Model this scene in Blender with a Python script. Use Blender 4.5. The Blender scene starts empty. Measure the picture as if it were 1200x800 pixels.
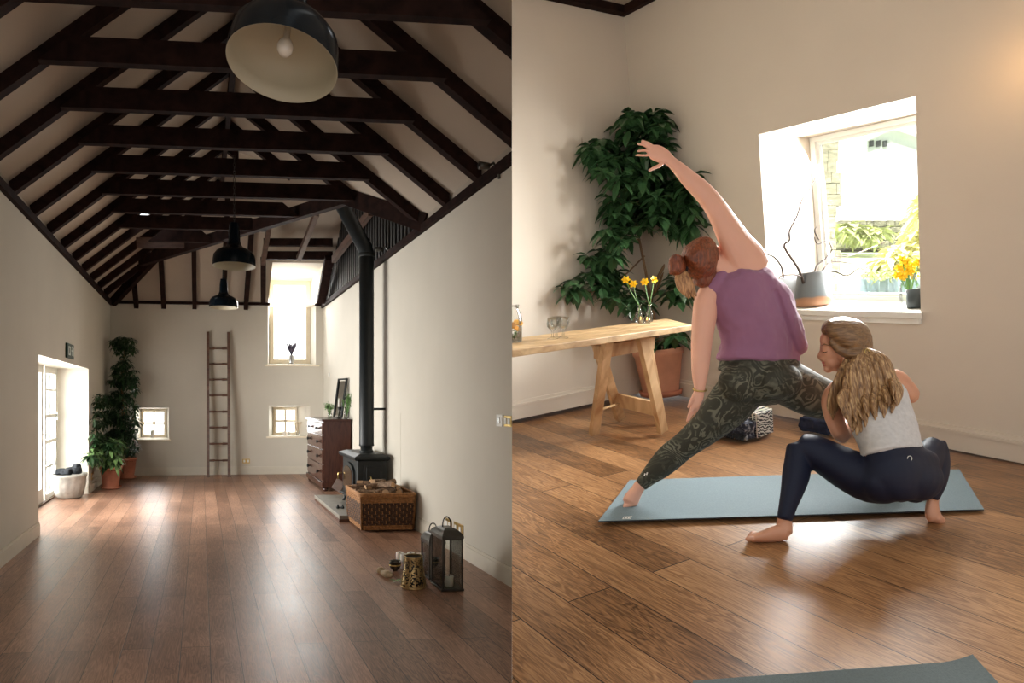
BOARD_R = .222
import bpy, bmesh, math, random
from mathutils import Vector as V, Matrix
random.seed(7)
R = random.Random(11)
SC = bpy.context.scene
COL = SC.collection
PI = math.pi
F = 700.0; CU = 450.0; CV = 469.0; H = 1.5           # focal length (px), principal point, eye height of the hall
def P(u, v, Y): return V(((u-CU)/F*Y, Y, H-(v-CV)/F*Y))
def px(p):
    return (CU+F*p[0]/p[1], CV-F*(p[2]-H)/p[1])
# ---------------- the hall (left) : plan axes
SX = (236-CU)/F; K = 0.083
def L(a, b, z): return V((a+SX*b, b+K*a, z))
KA = 1-K*SX
def LA(u, Y):
    a = (u-236)/F*Y/KA
    return a, Y-K*a
def LG(u, v, z=0.0):
    Y = (H-z)*F/(v-CV); a, b = LA(u, Y); return a, b
BB = 12.05; AL = -1.77; AR = 2.44; WZ = 3.42
def LW(u, v, b=BB):
    a = (u-236)*b/(F*KA-K*(u-236)); Y = b+K*a
    return a, H-(v-CV)*Y/F
def LRW(u, v, a=AR):
    Y = F*KA*a/(u-236); return Y-K*a, H-(v-CV)*Y/F
# ---------------- the studio (right) : its floor plane and its plumb direction
N = V((-.0544, -.212, .976)).normalized()
UP = V((-.124, -.106, .986)).normalized()
EYE = V((0, 0, H)); HR = 1.25
def ray(u, v): return V(((u-CU)/F, 1, -(v-CV)/F))
def RF(u, v, h=0.0):
    r = ray(u, v); return EYE + r*((HR-h)/-(r.dot(N)))
def plane_hit(u, v, p0, n):
    r = ray(u, v); return EYE + r*((p0-EYE).dot(n)/r.dot(n))
CORN = RF(765, 457)
W2A = RF(600, 492); W1B = RF(1200, 542)
N2 = (CORN-W2A).cross(UP).normalized()               # table wall
if N2.dot(EYE-CORN) < 0: N2 = -N2
N1 = (W1B-CORN).cross(UP).normalized()               # window wall
if N1.dot(EYE-CORN) < 0: N1 = -N1
def W1(u, v, d=0.0): return plane_hit(u, v, CORN+N1*d, N1)
def W2(u, v, d=0.0): return plane_hit(u, v, CORN+N2*d, N2)
RXD = (W1B-CORN).normalized()
RYD = N.cross(RXD).normalized()
# sight plane between the two rooms
SPN = V((F, -150, 0)).normalized()                   # points to the right

# ---------------- materials
def nodes(name):
    m = bpy.data.materials.new(name); m.use_nodes = True
    nt = m.node_tree; nt.nodes.clear()
    out = nt.nodes.new('ShaderNodeOutputMaterial')
    b = nt.nodes.new('ShaderNodeBsdfPrincipled')
    nt.links.new(b.outputs[0], out.inputs[0])
    return m, nt, b, out
def srgb(r, g, b):
    f = lambda c: (c/255)/12.92 if c/255 <= .04045 else (((c/255)+.055)/1.055)**2.4
    return (f(r), f(g), f(b), 1)
def nd(nt, t, **kw):
    n = nt.nodes.new(t)
    for k_, v_ in kw.items(): setattr(n, k_, v_)
    return n
def ramp(nt, stops):
    r = nd(nt, 'ShaderNodeValToRGB'); e = r.color_ramp.elements
    e[0].position, e[0].color = stops[0]; e[1].position, e[1].color = stops[-1]
    for p, c in stops[1:-1]:
        x = e.new(p); x.color = c
    return r
def simple(name, col, rough=.6, metal=0, var=.12, scale=8, bump=0, bscale=40, coat=0, sss=0, spec=None, stretch=None, sheen=0):
    m, nt, b, out = nodes(name)
    tc = nd(nt, 'ShaderNodeTexCoord'); src = tc.outputs['Object']
    if stretch:
        mp = nd(nt, 'ShaderNodeMapping'); mp.inputs['Scale'].default_value = stretch
        nt.links.new(src, mp.inputs[0]); src = mp.outputs[0]
    n = nd(nt, 'ShaderNodeTexNoise'); n.inputs['Scale'].default_value = scale; n.inputs['Detail'].default_value = 5
    nt.links.new(src, n.inputs['Vector'])
    c = col; lo = tuple(x*(1-var) for x in c[:3])+(1,); hi = tuple(min(1, x*(1+var)) for x in c[:3])+(1,)
    rp = ramp(nt, [(.3, lo), (.7, hi)])
    nt.links.new(n.outputs[0], rp.inputs[0]); nt.links.new(rp.outputs[0], b.inputs['Base Color'])
    b.inputs['Roughness'].default_value = rough; b.inputs['Metallic'].default_value = metal
    b.inputs['Coat Weight'].default_value = coat
    if sheen: b.inputs['Sheen Weight'].default_value = sheen
    if spec is not None: b.inputs['Specular IOR Level'].default_value = spec
    if sss:
        b.inputs['Subsurface Weight'].default_value = sss; b.inputs['Subsurface Radius'].default_value = (.02, .008, .004)
        b.inputs['Subsurface Scale'].default_value = .5
    if bump:
        n2 = nd(nt, 'ShaderNodeTexNoise'); n2.inputs['Scale'].default_value = bscale; n2.inputs['Detail'].default_value = 4
        nt.links.new(src, n2.inputs['Vector'])
        bp = nd(nt, 'ShaderNodeBump'); bp.inputs['Strength'].default_value = bump; bp.inputs['Distance'].default_value = .01
        nt.links.new(n2.outputs[0], bp.inputs['Height']); nt.links.new(bp.outputs[0], b.inputs['Normal'])
    return m
def glass(name, tint=(.9, .95, .93, 1), refl=.12):
    m, nt, b, out = nodes(name); nt.nodes.remove(b)
    t = nd(nt, 'ShaderNodeBsdfTransparent'); t.inputs[0].default_value = tint
    g = nd(nt, 'ShaderNodeBsdfGlossy'); g.inputs['Roughness'].default_value = .03
    fr = nd(nt, 'ShaderNodeFresnel'); fr.inputs[0].default_value = 1.45
    mx = nd(nt, 'ShaderNodeMixShader')
    ad = nd(nt, 'ShaderNodeMath', operation='MULTIPLY_ADD'); ad.inputs[1].default_value = .8; ad.inputs[2].default_value = refl*.2; ad.use_clamp = True
    nt.links.new(fr.outputs[0], ad.inputs[0]); nt.links.new(ad.outputs[0], mx.inputs[0])
    nt.links.new(t.outputs[0], mx.inputs[1]); nt.links.new(g.outputs[0], mx.inputs[2]); nt.links.new(mx.outputs[0], out.inputs[0])
    return m
def planks(name, dark, mid, light, width, length, rough=.32, seam=.0035, spec=.45):
    m, nt, b, out = nodes(name)
    uv = nd(nt, 'ShaderNodeUVMap'); uv.uv_map = 'planks'
    br = nd(nt, 'ShaderNodeTexBrick'); br.offset = .37; br.offset_frequency = 2
    br.inputs['Scale'].default_value = 1; br.inputs['Brick Width'].default_value = length; br.inputs['Row Height'].default_value = width
    br.inputs['Mortar Size'].default_value = seam; br.inputs['Mortar Smooth'].default_value = .25; br.inputs['Bias'].default_value = 0
    br.inputs['Color1'].default_value = (0, 0, 0, 1); br.inputs['Color2'].default_value = (1, 1, 1, 1); br.inputs['Mortar'].default_value = (.5, .5, .5, 1)
    nt.links.new(uv.outputs[0], br.inputs['Vector'])
    # per-plank offset feeds the grain, so no two boards match
    cmb = nd(nt, 'ShaderNodeVectorMath', operation='MULTIPLY_ADD'); cmb.inputs[1].default_value = (7, 13, 5)
    mp = nd(nt, 'ShaderNodeMapping'); mp.inputs['Scale'].default_value = (1.1, 9, 1)
    nt.links.new(uv.outputs[0], mp.inputs[0]); nt.links.new(br.outputs['Color'], cmb.inputs[0]); nt.links.new(mp.outputs[0], cmb.inputs[2])
    g1 = nd(nt, 'ShaderNodeTexNoise'); g1.inputs['Scale'].default_value = 1.6; g1.inputs['Detail'].default_value = 3; g1.inputs['Distortion'].default_value = 1.2
    nt.links.new(cmb.outputs[0], g1.inputs['Vector'])
    wv = nd(nt, 'ShaderNodeMath', operation='MULTIPLY'); wv.inputs[1].default_value = 70
    nt.links.new(g1.outputs[0], wv.inputs[0])
    sn = nd(nt, 'ShaderNodeMath', operation='SINE'); nt.links.new(wv.outputs[0], sn.inputs[0])
    fine = nd(nt, 'ShaderNodeTexNoise'); fine.inputs['Scale'].default_value = 30; fine.inputs['Detail'].default_value = 4
    mp2 = nd(nt, 'ShaderNodeMapping'); mp2.inputs['Scale'].default_value = (.25, 4, 1)
    nt.links.new(uv.outputs[0], mp2.inputs[0]); nt.links.new(mp2.outputs[0], fine.inputs['Vector'])
    big = nd(nt, 'ShaderNodeTexNoise'); big.inputs['Scale'].default_value = 1.7; big.inputs['Detail'].default_value = 3
    nt.links.new(uv.outputs[0], big.inputs['Vector'])
    s1 = nd(nt, 'ShaderNodeMath', operation='MULTIPLY_ADD'); s1.inputs[1].default_value = .07; s1.inputs[2].default_value = 0; nt.links.new(sn.outputs[0], s1.inputs[0])
    a1 = nd(nt, 'ShaderNodeMath', operation='MULTIPLY_ADD'); a1.inputs[1].default_value = .17; nt.links.new(br.outputs['Color'], a1.inputs[0]); nt.links.new(s1.outputs[0], a1.inputs[2])
    a2 = nd(nt, 'ShaderNodeMath', operation='MULTIPLY_ADD'); a2.inputs[1].default_value = .35; nt.links.new(fine.outputs[0], a2.inputs[0]); nt.links.new(a1.outputs[0], a2.inputs[2])
    a3 = nd(nt, 'ShaderNodeMath', operation='MULTIPLY_ADD'); a3.inputs[1].default_value = .35; nt.links.new(big.outputs[0], a3.inputs[0]); nt.links.new(a2.outputs[0], a3.inputs[2])
    rp = ramp(nt, [(.27, dark), (.43, mid), (.60, light)]); nt.links.new(a3.outputs[0], rp.inputs[0])
    mx = nd(nt, 'ShaderNodeMix', data_type='RGBA'); mx.inputs['B'].default_value = tuple(c*.12 for c in dark[:3])+(1,)
    nt.links.new(br.outputs['Fac'], mx.inputs['Factor']); nt.links.new(rp.outputs[0], mx.inputs['A']); nt.links.new(mx.outputs['Result'], b.inputs['Base Color'])
    rr = nd(nt, 'ShaderNodeMapRange'); rr.inputs['To Min'].default_value = rough-.07; rr.inputs['To Max'].default_value = rough+.16
    nt.links.new(a3.outputs[0], rr.inputs['Value']); nt.links.new(rr.outputs[0], b.inputs['Roughness'])
    b.inputs['Specular IOR Level'].default_value = spec
    hs = nd(nt, 'ShaderNodeMath', operation='MULTIPLY_ADD'); hs.inputs[1].default_value = -1.0
    nt.links.new(br.outputs['Fac'], hs.inputs[0])
    s2 = nd(nt, 'ShaderNodeMath', operation='MULTIPLY'); s2.inputs[1].default_value = .35; nt.links.new(a3.outputs[0], s2.inputs[0]); nt.links.new(s2.outputs[0], hs.inputs[2])
    bp = nd(nt, 'ShaderNodeBump'); bp.inputs['Strength'].default_value = .35; bp.inputs['Distance'].default_value = .004
    nt.links.new(hs.outputs[0], bp.inputs['Height']); nt.links.new(bp.outputs[0], b.inputs['Normal'])
    return m
def wood(name, c1, c2, rough=.5, scale=(1, 1, 14), s=3):
    m, nt, b, out = nodes(name)
    tc = nd(nt, 'ShaderNodeTexCoord'); mp = nd(nt, 'ShaderNodeMapping'); mp.inputs['Scale'].default_value = scale
    nt.links.new(tc.outputs['Object'], mp.inputs[0])
    n = nd(nt, 'ShaderNodeTexNoise'); n.inputs['Scale'].default_value = s; n.inputs['Detail'].default_value = 6; n.inputs['Distortion'].default_value = .6
    nt.links.new(mp.outputs[0], n.inputs['Vector'])
    rp = ramp(nt, [(.3, c1), (.68, c2)]); nt.links.new(n.outputs[0], rp.inputs[0]); nt.links.new(rp.outputs[0], b.inputs['Base Color'])
    b.inputs['Roughness'].default_value = rough
    bp = nd(nt, 'ShaderNodeBump'); bp.inputs['Strength'].default_value = .3; bp.inputs['Distance'].default_value = .004
    nt.links.new(n.outputs[0], bp.inputs['Height']); nt.links.new(bp.outputs[0], b.inputs['Normal'])
    return m
def streaks(name, stops, scale, s=6, rough=.5, dist=.4, bump=.4, spec=.5):
    m, nt, b, out = nodes(name); b.inputs['Specular IOR Level'].default_value = spec
    tc = nd(nt, 'ShaderNodeTexCoord'); mp = nd(nt, 'ShaderNodeMapping'); mp.inputs['Scale'].default_value = scale
    nt.links.new(tc.outputs['Object'], mp.inputs[0])
    n = nd(nt, 'ShaderNodeTexNoise'); n.inputs['Scale'].default_value = s; n.inputs['Detail'].default_value = 5; n.inputs['Distortion'].default_value = dist
    nt.links.new(mp.outputs[0], n.inputs['Vector'])
    rp = ramp(nt, stops); nt.links.new(n.outputs[0], rp.inputs[0]); nt.links.new(rp.outputs[0], b.inputs['Base Color'])
    b.inputs['Roughness'].default_value = rough
    bp = nd(nt, 'ShaderNodeBump'); bp.inputs['Strength'].default_value = bump; bp.inputs['Distance'].default_value = .006
    nt.links.new(n.outputs[0], bp.inputs['Height']); nt.links.new(bp.outputs[0], b.inputs['Normal'])
    return m

# ---------------- mesh builder
class MB:
    def __init__(s): s.v = []; s.f = []; s.uvf = None
    def poly(s, pts):
        n = len(s.v); s.v += [V(p) for p in pts]; s.f.append(tuple(range(n, n+len(pts)))); return s
    def hexa(s, p):   # p: 4 bottom, 4 top, same winding
        n = len(s.v); s.v += [V(q) for q in p]
        for a in ((0, 1, 2, 3), (4, 5, 6, 7), (0, 1, 5, 4), (1, 2, 6, 5), (2, 3, 7, 6), (3, 0, 4, 7)): s.f.append(tuple(n+i for i in a))
        return s
    def box(s, fn, x0, x1, y0, y1, z0, z1):
        return s.hexa([fn(x0, y0, z0), fn(x1, y0, z0), fn(x1, y1, z0), fn(x0, y1, z0), fn(x0, y0, z1), fn(x1, y0, z1), fn(x1, y1, z1), fn(x0, y1, z1)])
    def slab(s, pts, off):
        n = len(s.v); m = len(pts); off = V(off)
        s.v += [V(q) for q in pts]+[V(q)+off for q in pts]
        s.f.append(tuple(range(n, n+m))); s.f.append(tuple(range(n+m, n+2*m)))
        for i in range(m): j = (i+1) % m; s.f.append((n+i, n+j, n+m+j, n+m+i))
        return s
    def beam(s, p0, p1, w, h, up=V((0, 0, 1)), drop=0):
        p0 = V(p0); p1 = V(p1); d = (p1-p0).normalized(); sd = d.cross(up).normalized(); u2 = sd.cross(d).normalized()
        q = []
        for zz in (-h/2-drop, h/2-drop):
            for (p, sg) in ((p0, -1), (p0, 1), (p1, 1), (p1, -1)): q.append(p+sd*sg*w/2+u2*zz)
        return s.hexa(q)
    def lathe(s, o, prof, seg=24, ax=V((0, 0, 1)), x=None, fn=None, cap=True):
        ax = V(ax).normalized(); x = V(x) if x else (V((1, 0, 0))-ax*ax.x).normalized(); y = ax.cross(x)
        n = len(s.v); o = V(o)
        for (r, z) in prof:
            for i in range(seg):
                t = 2*PI*i/seg; rr = r*(fn(t, z) if fn else 1)
                s.v.append(o+ax*z+x*rr*math.cos(t)+y*rr*math.sin(t))
        for k in range(len(prof)-1):
            for i in range(seg):
                j = (i+1) % seg; s.f.append((n+k*seg+i, n+k*seg+j, n+(k+1)*seg+j, n+(k+1)*seg+i))
        if cap and prof[0][0] > 1e-5: s.f.append(tuple(n+i for i in range(seg)))
        if cap and prof[-1][0] > 1e-5: s.f.append(tuple(n+(len(prof)-1)*seg+i for i in range(seg)))
        return s
    def tube(s, pts, r, seg=8, closed=False):
        pts = [V(p) for p in pts]; m = len(pts); n = len(s.v)
        rs = r if isinstance(r, (list, tuple)) else [r]*m
        ref = V((.13, .21, .97))
        for i, p in enumerate(pts):
            if closed: d = pts[(i+1) % m]-pts[i-1]
            else: d = pts[min(i+1, m-1)]-pts[max(i-1, 0)]
            d.normalize(); a = d.cross(ref)
            if a.length < .05: a = d.cross(V((1, 0, 0)))
            a.normalize(); b = d.cross(a)
            for k in range(seg):
                t = 2*PI*k/seg; s.v.append(p+(a*math.cos(t)+b*math.sin(t))*rs[i])
        for i in range(m if closed else m-1):
            i2 = (i+1) % m
            for k in range(seg): j = (k+1) % seg; s.f.append((n+i*seg+k, n+i*seg+j, n+i2*seg+j, n+i2*seg+k))
        if not closed:
            s.f.append(tuple(n+k for k in range(seg))); s.f.append(tuple(n+(m-1)*seg+k for k in range(seg)))
        return s
    def ell(s, c, rx, ry=None, rz=None, X=V((1, 0, 0)), Y=V((0, 1, 0)), Z=V((0, 0, 1)), seg=16, rings=10, fn=None):
        ry = ry or rx; rz = rz or rx; c = V(c); n = len(s.v)
        for i in range(1, rings):
            ph = PI*i/rings
            for k in range(seg):
                t = 2*PI*k/seg; q = (math.sin(ph)*math.cos(t), math.sin(ph)*math.sin(t), math.cos(ph))
                g = fn(q) if fn else 1
                s.v.append(c+X*(rx*q[0]*g)+Y*(ry*q[1]*g)+Z*(rz*q[2]*g))
        top = len(s.v); s.v.append(c+Z*rz*(fn((0, 0, 1)) if fn else 1)); s.v.append(c-Z*rz*(fn((0, 0, -1)) if fn else 1))
        for i in range(rings-2):
            for k in range(seg): j = (k+1) % seg; s.f.append((n+i*seg+k, n+i*seg+j, n+(i+1)*seg+j, n+(i+1)*seg+k))
        for k in range(seg):
            j = (k+1) % seg; s.f.append((n+k, n+j, top)); s.f.append((n+(rings-2)*seg+k, n+(rings-2)*seg+j, top+1))
        return s
    def sil(s, secs, seg=18, sub=3, power=1.0):
        """loft of rounded sections: (u, v, Y, half width in px, half depth in m), unprojected to real points"""
        q = []
        m = len(secs)
        for i in range(m-1):
            p0, p1, p2, p3 = secs[max(i-1, 0)], secs[i], secs[i+1], secs[min(i+2, m-1)]
            for k in range(sub):
                t = k/sub
                q.append(tuple(.5*((2*p1[j])+(-p0[j]+p2[j])*t+(2*p0[j]-5*p1[j]+4*p2[j]-p3[j])*t*t+(-p0[j]+3*p1[j]-3*p2[j]+p3[j])*t**3) for j in range(5)))
        q.append(tuple(secs[-1])); m = len(q)
        e0 = q[0]; e1 = q[-1]
        n = len(s.v); rings = []
        for i, (u, v_, Y, w, d) in enumerate(q):
            a, b = q[max(i-1, 0)], q[min(i+1, m-1)]
            du, dv = b[0]-a[0], b[1]-a[1]; l = math.hypot(du, dv) or 1
            dY = (b[2]-a[2])*F/Y
            l3 = math.sqrt(du*du+dv*dv+dY*dY) or 1
            pu, pv = -dv/l, du/l
            cs = dY/l3                                # tilt the section when the limb points into depth
            for k in range(seg):
                t = 2*PI*k/seg; c, sn = math.cos(t), math.sin(t)
                dd = d*sn
                uu = u+pu*w*c - (du/l)*(dd*F/Y)*cs; vv = v_+pv*w*c-(dv/l)*(dd*F/Y)*cs
                s.v.append(P(uu, vv, Y+dd*math.sqrt(max(.05, 1-cs*cs))))
        for i in range(m-1):
            for k in range(seg): j = (k+1) % seg; s.f.append((n+i*seg+k, n+i*seg+j, n+(i+1)*seg+j, n+(i+1)*seg+k))
        # rounded ends
        for (qq, base, sg, nb) in ((q[0], 0, -1, q[1]), (q[-1], m-1, 1, q[-2])):
            u, v_, Y, w, d = qq; du, dv, dY = u-nb[0], v_-nb[1], Y-nb[2]; l = math.hypot(du, dv, dY*F/Y) or 1
            e = .45*w
            s.v.append(P(u+du/l*e, v_+dv/l*e, Y+dY/l*e))
            t = len(s.v)-1
            for k in range(seg): j = (k+1) % seg; s.f.append((n+base*seg+k, n+base*seg+j, t))
        return s
    def pel(s, u, v, Y, w, h, d, rot=0, seg=18, rings=12):
        """ellipsoid with px half sizes w,h and depth half size d"""
        c = P(u, v, Y); k = Y/F; X = V((math.cos(rot), 0, -math.sin(rot))); Z = V((math.sin(rot), 0, math.cos(rot)))
        yy = (c-EYE).normalized(); yy = yy/yy.y
        return s.ell(c, w*k, d, h*k, X=X, Y=yy, Z=Z, seg=seg, rings=rings)
    def build(s, name, mat, parent=None, smooth=False, clip=0, bevel=0, remesh=0, sm=6, origin=None, subd=0, uv=None, disp=None, autos=False):
        bm = bmesh.new()
        vs = [bm.verts.new(p) for p in s.v]
        for f in s.f:
            try: bm.faces.new([vs[i] for i in f])
            except ValueError: pass
        if clip:
            nn = SPN*clip
            bmesh.ops.bisect_plane(bm, geom=bm.verts[:]+bm.edges[:]+bm.faces[:], plane_co=EYE-nn*.0003, plane_no=nn, clear_outer=True)
            ed = [e for e in bm.edges if e.is_boundary]
            if ed: bmesh.ops.holes_fill(bm, edges=ed, sides=0)
        bmesh.ops.recalc_face_normals(bm, faces=bm.faces[:])
        if not bm.verts: raise Exception('empty '+name)
        if uv:
            ly = bm.loops.layers.uv.new('planks')
            for f in bm.faces:
                for l in f.loops: l[ly].uv = uv(l.vert.co)
        if parent is not None:
            p = parent; T = V((0, 0, 0))
            while p: T += p.location; p = p.parent
        elif origin is not None: T = V(origin)
        else:
            cs = [v.co for v in bm.verts]; zc = min(c.z for c in cs)
            T = V(((min(c.x for c in cs)+max(c.x for c in cs))/2, (min(c.y for c in cs)+max(c.y for c in cs))/2, zc))
        for v in bm.verts: v.co -= T
        me = bpy.data.meshes.new(name); bm.to_mesh(me); bm.free()
        me.materials.append(mat)
        if smooth:
            for p in me.polygons: p.use_smooth = True
        o = bpy.data.objects.new(name, me); COL.objects.link(o)
        if parent is not None: o.parent = parent
        else: o.location = T
        if bevel:
            b = o.modifiers.new('bevel', 'BEVEL'); b.width = bevel; b.segments = 2; b.limit_method = 'ANGLE'; b.angle_limit = .6
        if remesh:
            r = o.modifiers.new('remesh', 'REMESH'); r.mode = 'VOXEL'; r.voxel_size = remesh; r.use_smooth_shade = True
            if sm:
                q = o.modifiers.new('smooth', 'SMOOTH'); q.factor = .5; q.iterations = sm
            if disp:
                tx = bpy.data.textures.new(name+'_folds', 'CLOUDS'); tx.noise_scale = disp[1]
                d = o.modifiers.new('folds', 'DISPLACE'); d.texture = tx; d.strength = disp[0]; d.texture_coords = 'LOCAL'
        if subd:
            q = o.modifiers.new('sub', 'SUBSURF'); q.levels = q.render_levels = subd
        return o
def tag(o, label=None, cat=None, group=None, kind=None):
    if label: o['label'] = label
    if cat: o['category'] = cat
    if group: o['group'] = group
    if kind: o['kind'] = kind
    return o
def thing(name, loc, label, cat, group=None):
    o = bpy.data.objects.new(name, None); COL.objects.link(o); o.location = V(loc); o.empty_display_size = .1
    return tag(o, label, cat, group)
def struct(o): o['kind'] = 'structure'; return o
def dup(root, loc, label, group=None):
    r = root.copy(); COL.objects.link(r); r.location = V(loc); tag(r, label, None, group)
    for ch in list(root.children):
        c = ch.copy(); COL.objects.link(c); c.parent = r
        for g in list(ch.children):
            d = g.copy(); COL.objects.link(d); d.parent = c
    return r
M = {}
M['plaster'] = simple('plaster', srgb(205, 198, 184), .85, var=.03, scale=1.5, bump=.05, bscale=60)
M['plaster_r'] = simple('studio_plaster', srgb(212, 202, 188), .8, var=.03, scale=1.5, bump=.05, bscale=60)
M['white'] = simple('white_paint', srgb(232, 232, 226), .5, var=.02)
M['cream'] = simple('cream_paint', srgb(236, 224, 200), .45, var=.03)
M['ceil'] = simple('ceiling_paint', srgb(176, 163, 148), .9, var=.04, scale=2)
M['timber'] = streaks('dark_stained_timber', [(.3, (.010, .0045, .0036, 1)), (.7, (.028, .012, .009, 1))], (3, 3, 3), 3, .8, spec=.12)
M['timber2'] = streaks('brown_toned_timber', [(.3, (.05, .025, .016, 1)), (.7, (.11, .06, .042, 1))], (2, 2, 8), 3, .5)
M['black'] = simple('black_enamel', (.003, .006, .009, 1), .2, var=.1, spec=.16)
M['shade_in'] = simple('lamp_inner_white', srgb(168, 160, 138), .5, var=.02)
M['skirt'] = simple('skirting_paint', srgb(210, 202, 186), .5, var=.03)
M['bulb'] = simple('bulb_glass', srgb(220, 215, 205), .15, var=.02, coat=.6)
M['iron'] = simple('cast_iron', (.009, .012, .012, 1), .5, var=.2, bump=.1, bscale=120)
M['flue'] = simple('flue_enamel', (.008, .012, .014, 1), .5, var=.1)
M['chain'] = simple('chain_metal', (.05, .045, .04, 1), .4, metal=1)
M['brass'] = simple('brass', (.62, .45, .18, 1), .28, metal=1, var=.1)
M['steel'] = simple('brushed_steel', (.55, .55, .54, 1), .3, metal=1, var=.08)
M['terra'] = simple('terracotta', srgb(188, 122, 96), .8, var=.18, scale=6, bump=.1)
M['terra_r'] = simple('weathered_terracotta', srgb(212, 156, 128), .85, var=.15, scale=5, bump=.1)
M['soil'] = simple('soil', srgb(60, 44, 33), .95, var=.3, scale=30, bump=.5)
M['leaf'] = simple('dark_leaf', (.020, .055, .018, 1), .38, var=.45, scale=12)
M['leaf2'] = simple('fresh_leaf', (.16, .28, .10, 1), .4, var=.35, scale=14)
M['leafr'] = simple('studio_leaf', (.036, .095, .034, 1), .35, var=.4, scale=9)
M['stem'] = simple('stem', srgb(135, 105, 75), .7, var=.2)
M['cane'] = simple('cane', srgb(165, 125, 85), .6, var=.15)
M['ladder'] = wood('ladder_wood', srgb(74, 48, 36), srgb(108, 74, 54), .5)
M['mahog'] = wood('mahogany', (.030, .010, .006, 1), (.062, .021, .012, 1), .25, (14, 14, 2), 2.5)
M['mahogf'] = wood('mahogany_front', (.05, .02, .013, 1), (.10, .042, .028, 1), .2, (10, 2, 14), 2.5)
M['slate'] = simple('hearth_stone', srgb(140, 135, 124), .45, var=.1, scale=10)
M['slatee'] = simple('hearth_edge', srgb(92, 62, 48), .6, var=.15)
M['log'] = streaks('log_bark', [(.3, srgb(74, 54, 42)), (.7, srgb(168, 138, 110))], (6, 6, 6), 5, .9)
M['logend'] = simple('log_end', srgb(186, 150, 112), .85, var=.2, scale=20)
M['wickd'] = simple('dark_wicker', srgb(78, 54, 38), .7, var=.35, scale=40)
M['wickl'] = simple('light_wicker', srgb(160, 112, 66), .65, var=.3, scale=40)
M['wax'] = simple('white_wax', srgb(236, 232, 222), .5, var=.03, sss=.2)
M['glass'] = glass('clear_glass', (.97, .98, .975, 1))
M['glassd'] = glass('smoked_glass', (.91, .92, .91, 1), .1)
M['pane'] = glass('window_glass', (.97, .98, .98, 1), .05)
M['pewter'] = simple('pewter', (.09, .085, .075, 1), .35, metal=.9, var=.2)
M['gold'] = simple('pierced_gold', (.50, .36, .17, 1), .35, metal=.9, var=.25, scale=60)
M['shell'] = simple('shell', srgb(196, 176, 145), .6, var=.2, scale=30, bump=.4)
M['concrete'] = simple('whitewashed_basin', srgb(178, 174, 166), .85, var=.2, scale=14, bump=.3, bscale=30)
M['fabdark'] = simple('dark_fabric', (.014, .017, .022, 1), .9, var=.4, scale=30, bump=.4)
M['navyfab'] = simple('navy_fabric', (.012, .02, .05, 1), .9, var=.5, scale=25, bump=.4)
M['sign'] = simple('dark_green_sign', (.008, .045, .03, 1), .4, var=.05)
M['signw'] = simple('sign_white', (.75, .8, .75, 1), .5, var=.02)
M['lav'] = simple('dried_lavender', srgb(88, 82, 100), .9, var=.3, scale=40)
M['slat'] = simple('black_slats', (.006, .0045, .004, 1), .6, var=.4, scale=12)
M['slatshade'] = simple('black_gap_shade', (.002, .002, .002, 1), .9)
M['floorL'] = planks('hall_floorboards', srgb(100, 73, 58), srgb(148, 111, 90), srgb(184, 144, 119), .172, 2.6, .32, .0024, .42)
M['floorR'] = planks('studio_floorboards', srgb(94, 66, 42), srgb(148, 106, 70), srgb(188, 144, 100), BOARD_R, 2.6, .30, .0024)
M['pine'] = wood('pine_board', srgb(158, 124, 84), srgb(214, 182, 136), .5, (1.2, 5, 5), 3)
M['pine2'] = wood('pine_leg', srgb(176, 134, 92), srgb(220, 186, 142), .5, (4, 4, 1), 3)
M['skin'] = simple('fair_skin', srgb(226, 172, 148), .45, var=.05, scale=6, sss=.12)
M['skin2'] = simple('tanned_skin', srgb(208, 152, 122), .45, var=.05, scale=6, sss=.12)
M['nail'] = simple('nail', srgb(232, 180, 165), .3, var=.02)
M['shirt'] = simple('plum_jersey', srgb(148, 102, 132), .85, var=.07, scale=5, bump=.25, bscale=300, sheen=.15)
M['tank'] = simple('grey_marl', srgb(206, 206, 206), .9, var=.08, scale=60, bump=.3, bscale=300)
M['navy'] = simple('navy_leggings', (.005, .009, .028, 1), .6, var=.08, scale=8, spec=.3)
M['mat'] = simple('grey_blue_mat', srgb(120, 140, 148), .7, var=.1, scale=160, bump=.4, bscale=500)
M['mate'] = simple('mat_underside', (.02, .022, .026, 1), .8)
M['mat2'] = simple('slate_mat', srgb(104, 117, 119), .75, var=.1, scale=160, bump=.4, bscale=500)
M['auburn'] = streaks('auburn_hair', [(.3, (.06, .015, .006, 1)), (.7, (.30, .075, .024, 1))], (30, 30, 6), 4, .38, .3, .8)
M['auburnl'] = streaks('auburn_hair_tips', [(.3, (.20, .08, .03, 1)), (.7, (.62, .34, .15, 1))], (30, 30, 6), 4, .4, .3, .8)
M['blonde'] = streaks('blonde_hair', [(.3, (.12, .06, .026, 1)), (.5, (.32, .18, .08, 1)), (.68, (.62, .42, .21, 1))], (44, 30, 4), 3.2, .4, .3, .8)
M['brownh'] = streaks('brown_hair', [(.3, (.10, .05, .022, 1)), (.7, (.30, .175, .08, 1))], (10, 10, 40), 3, .36, .3, .6)
M['glaze'] = None
M['yellow'] = simple('daffodil_yellow', (.95, .62, .02, 1), .5, var=.1)
M['green'] = simple('flower_stalk', (.12, .28, .06, 1), .5, var=.1)
M['twig'] = simple('twig', srgb(58, 44, 34), .8, var=.2)
M['stonew'] = streaks('field_stone', [(.3, srgb(84, 86, 70)), (.7, srgb(170, 168, 145))], (4, 4, 9), 3, .95)
M['lawn'] = simple('lawn', srgb(225, 235, 200), .95, var=.2, scale=3)
M['hedge'] = simple('hedge_leaf', (.5, .55, .25, 1), .8, var=.4, scale=10)
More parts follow.
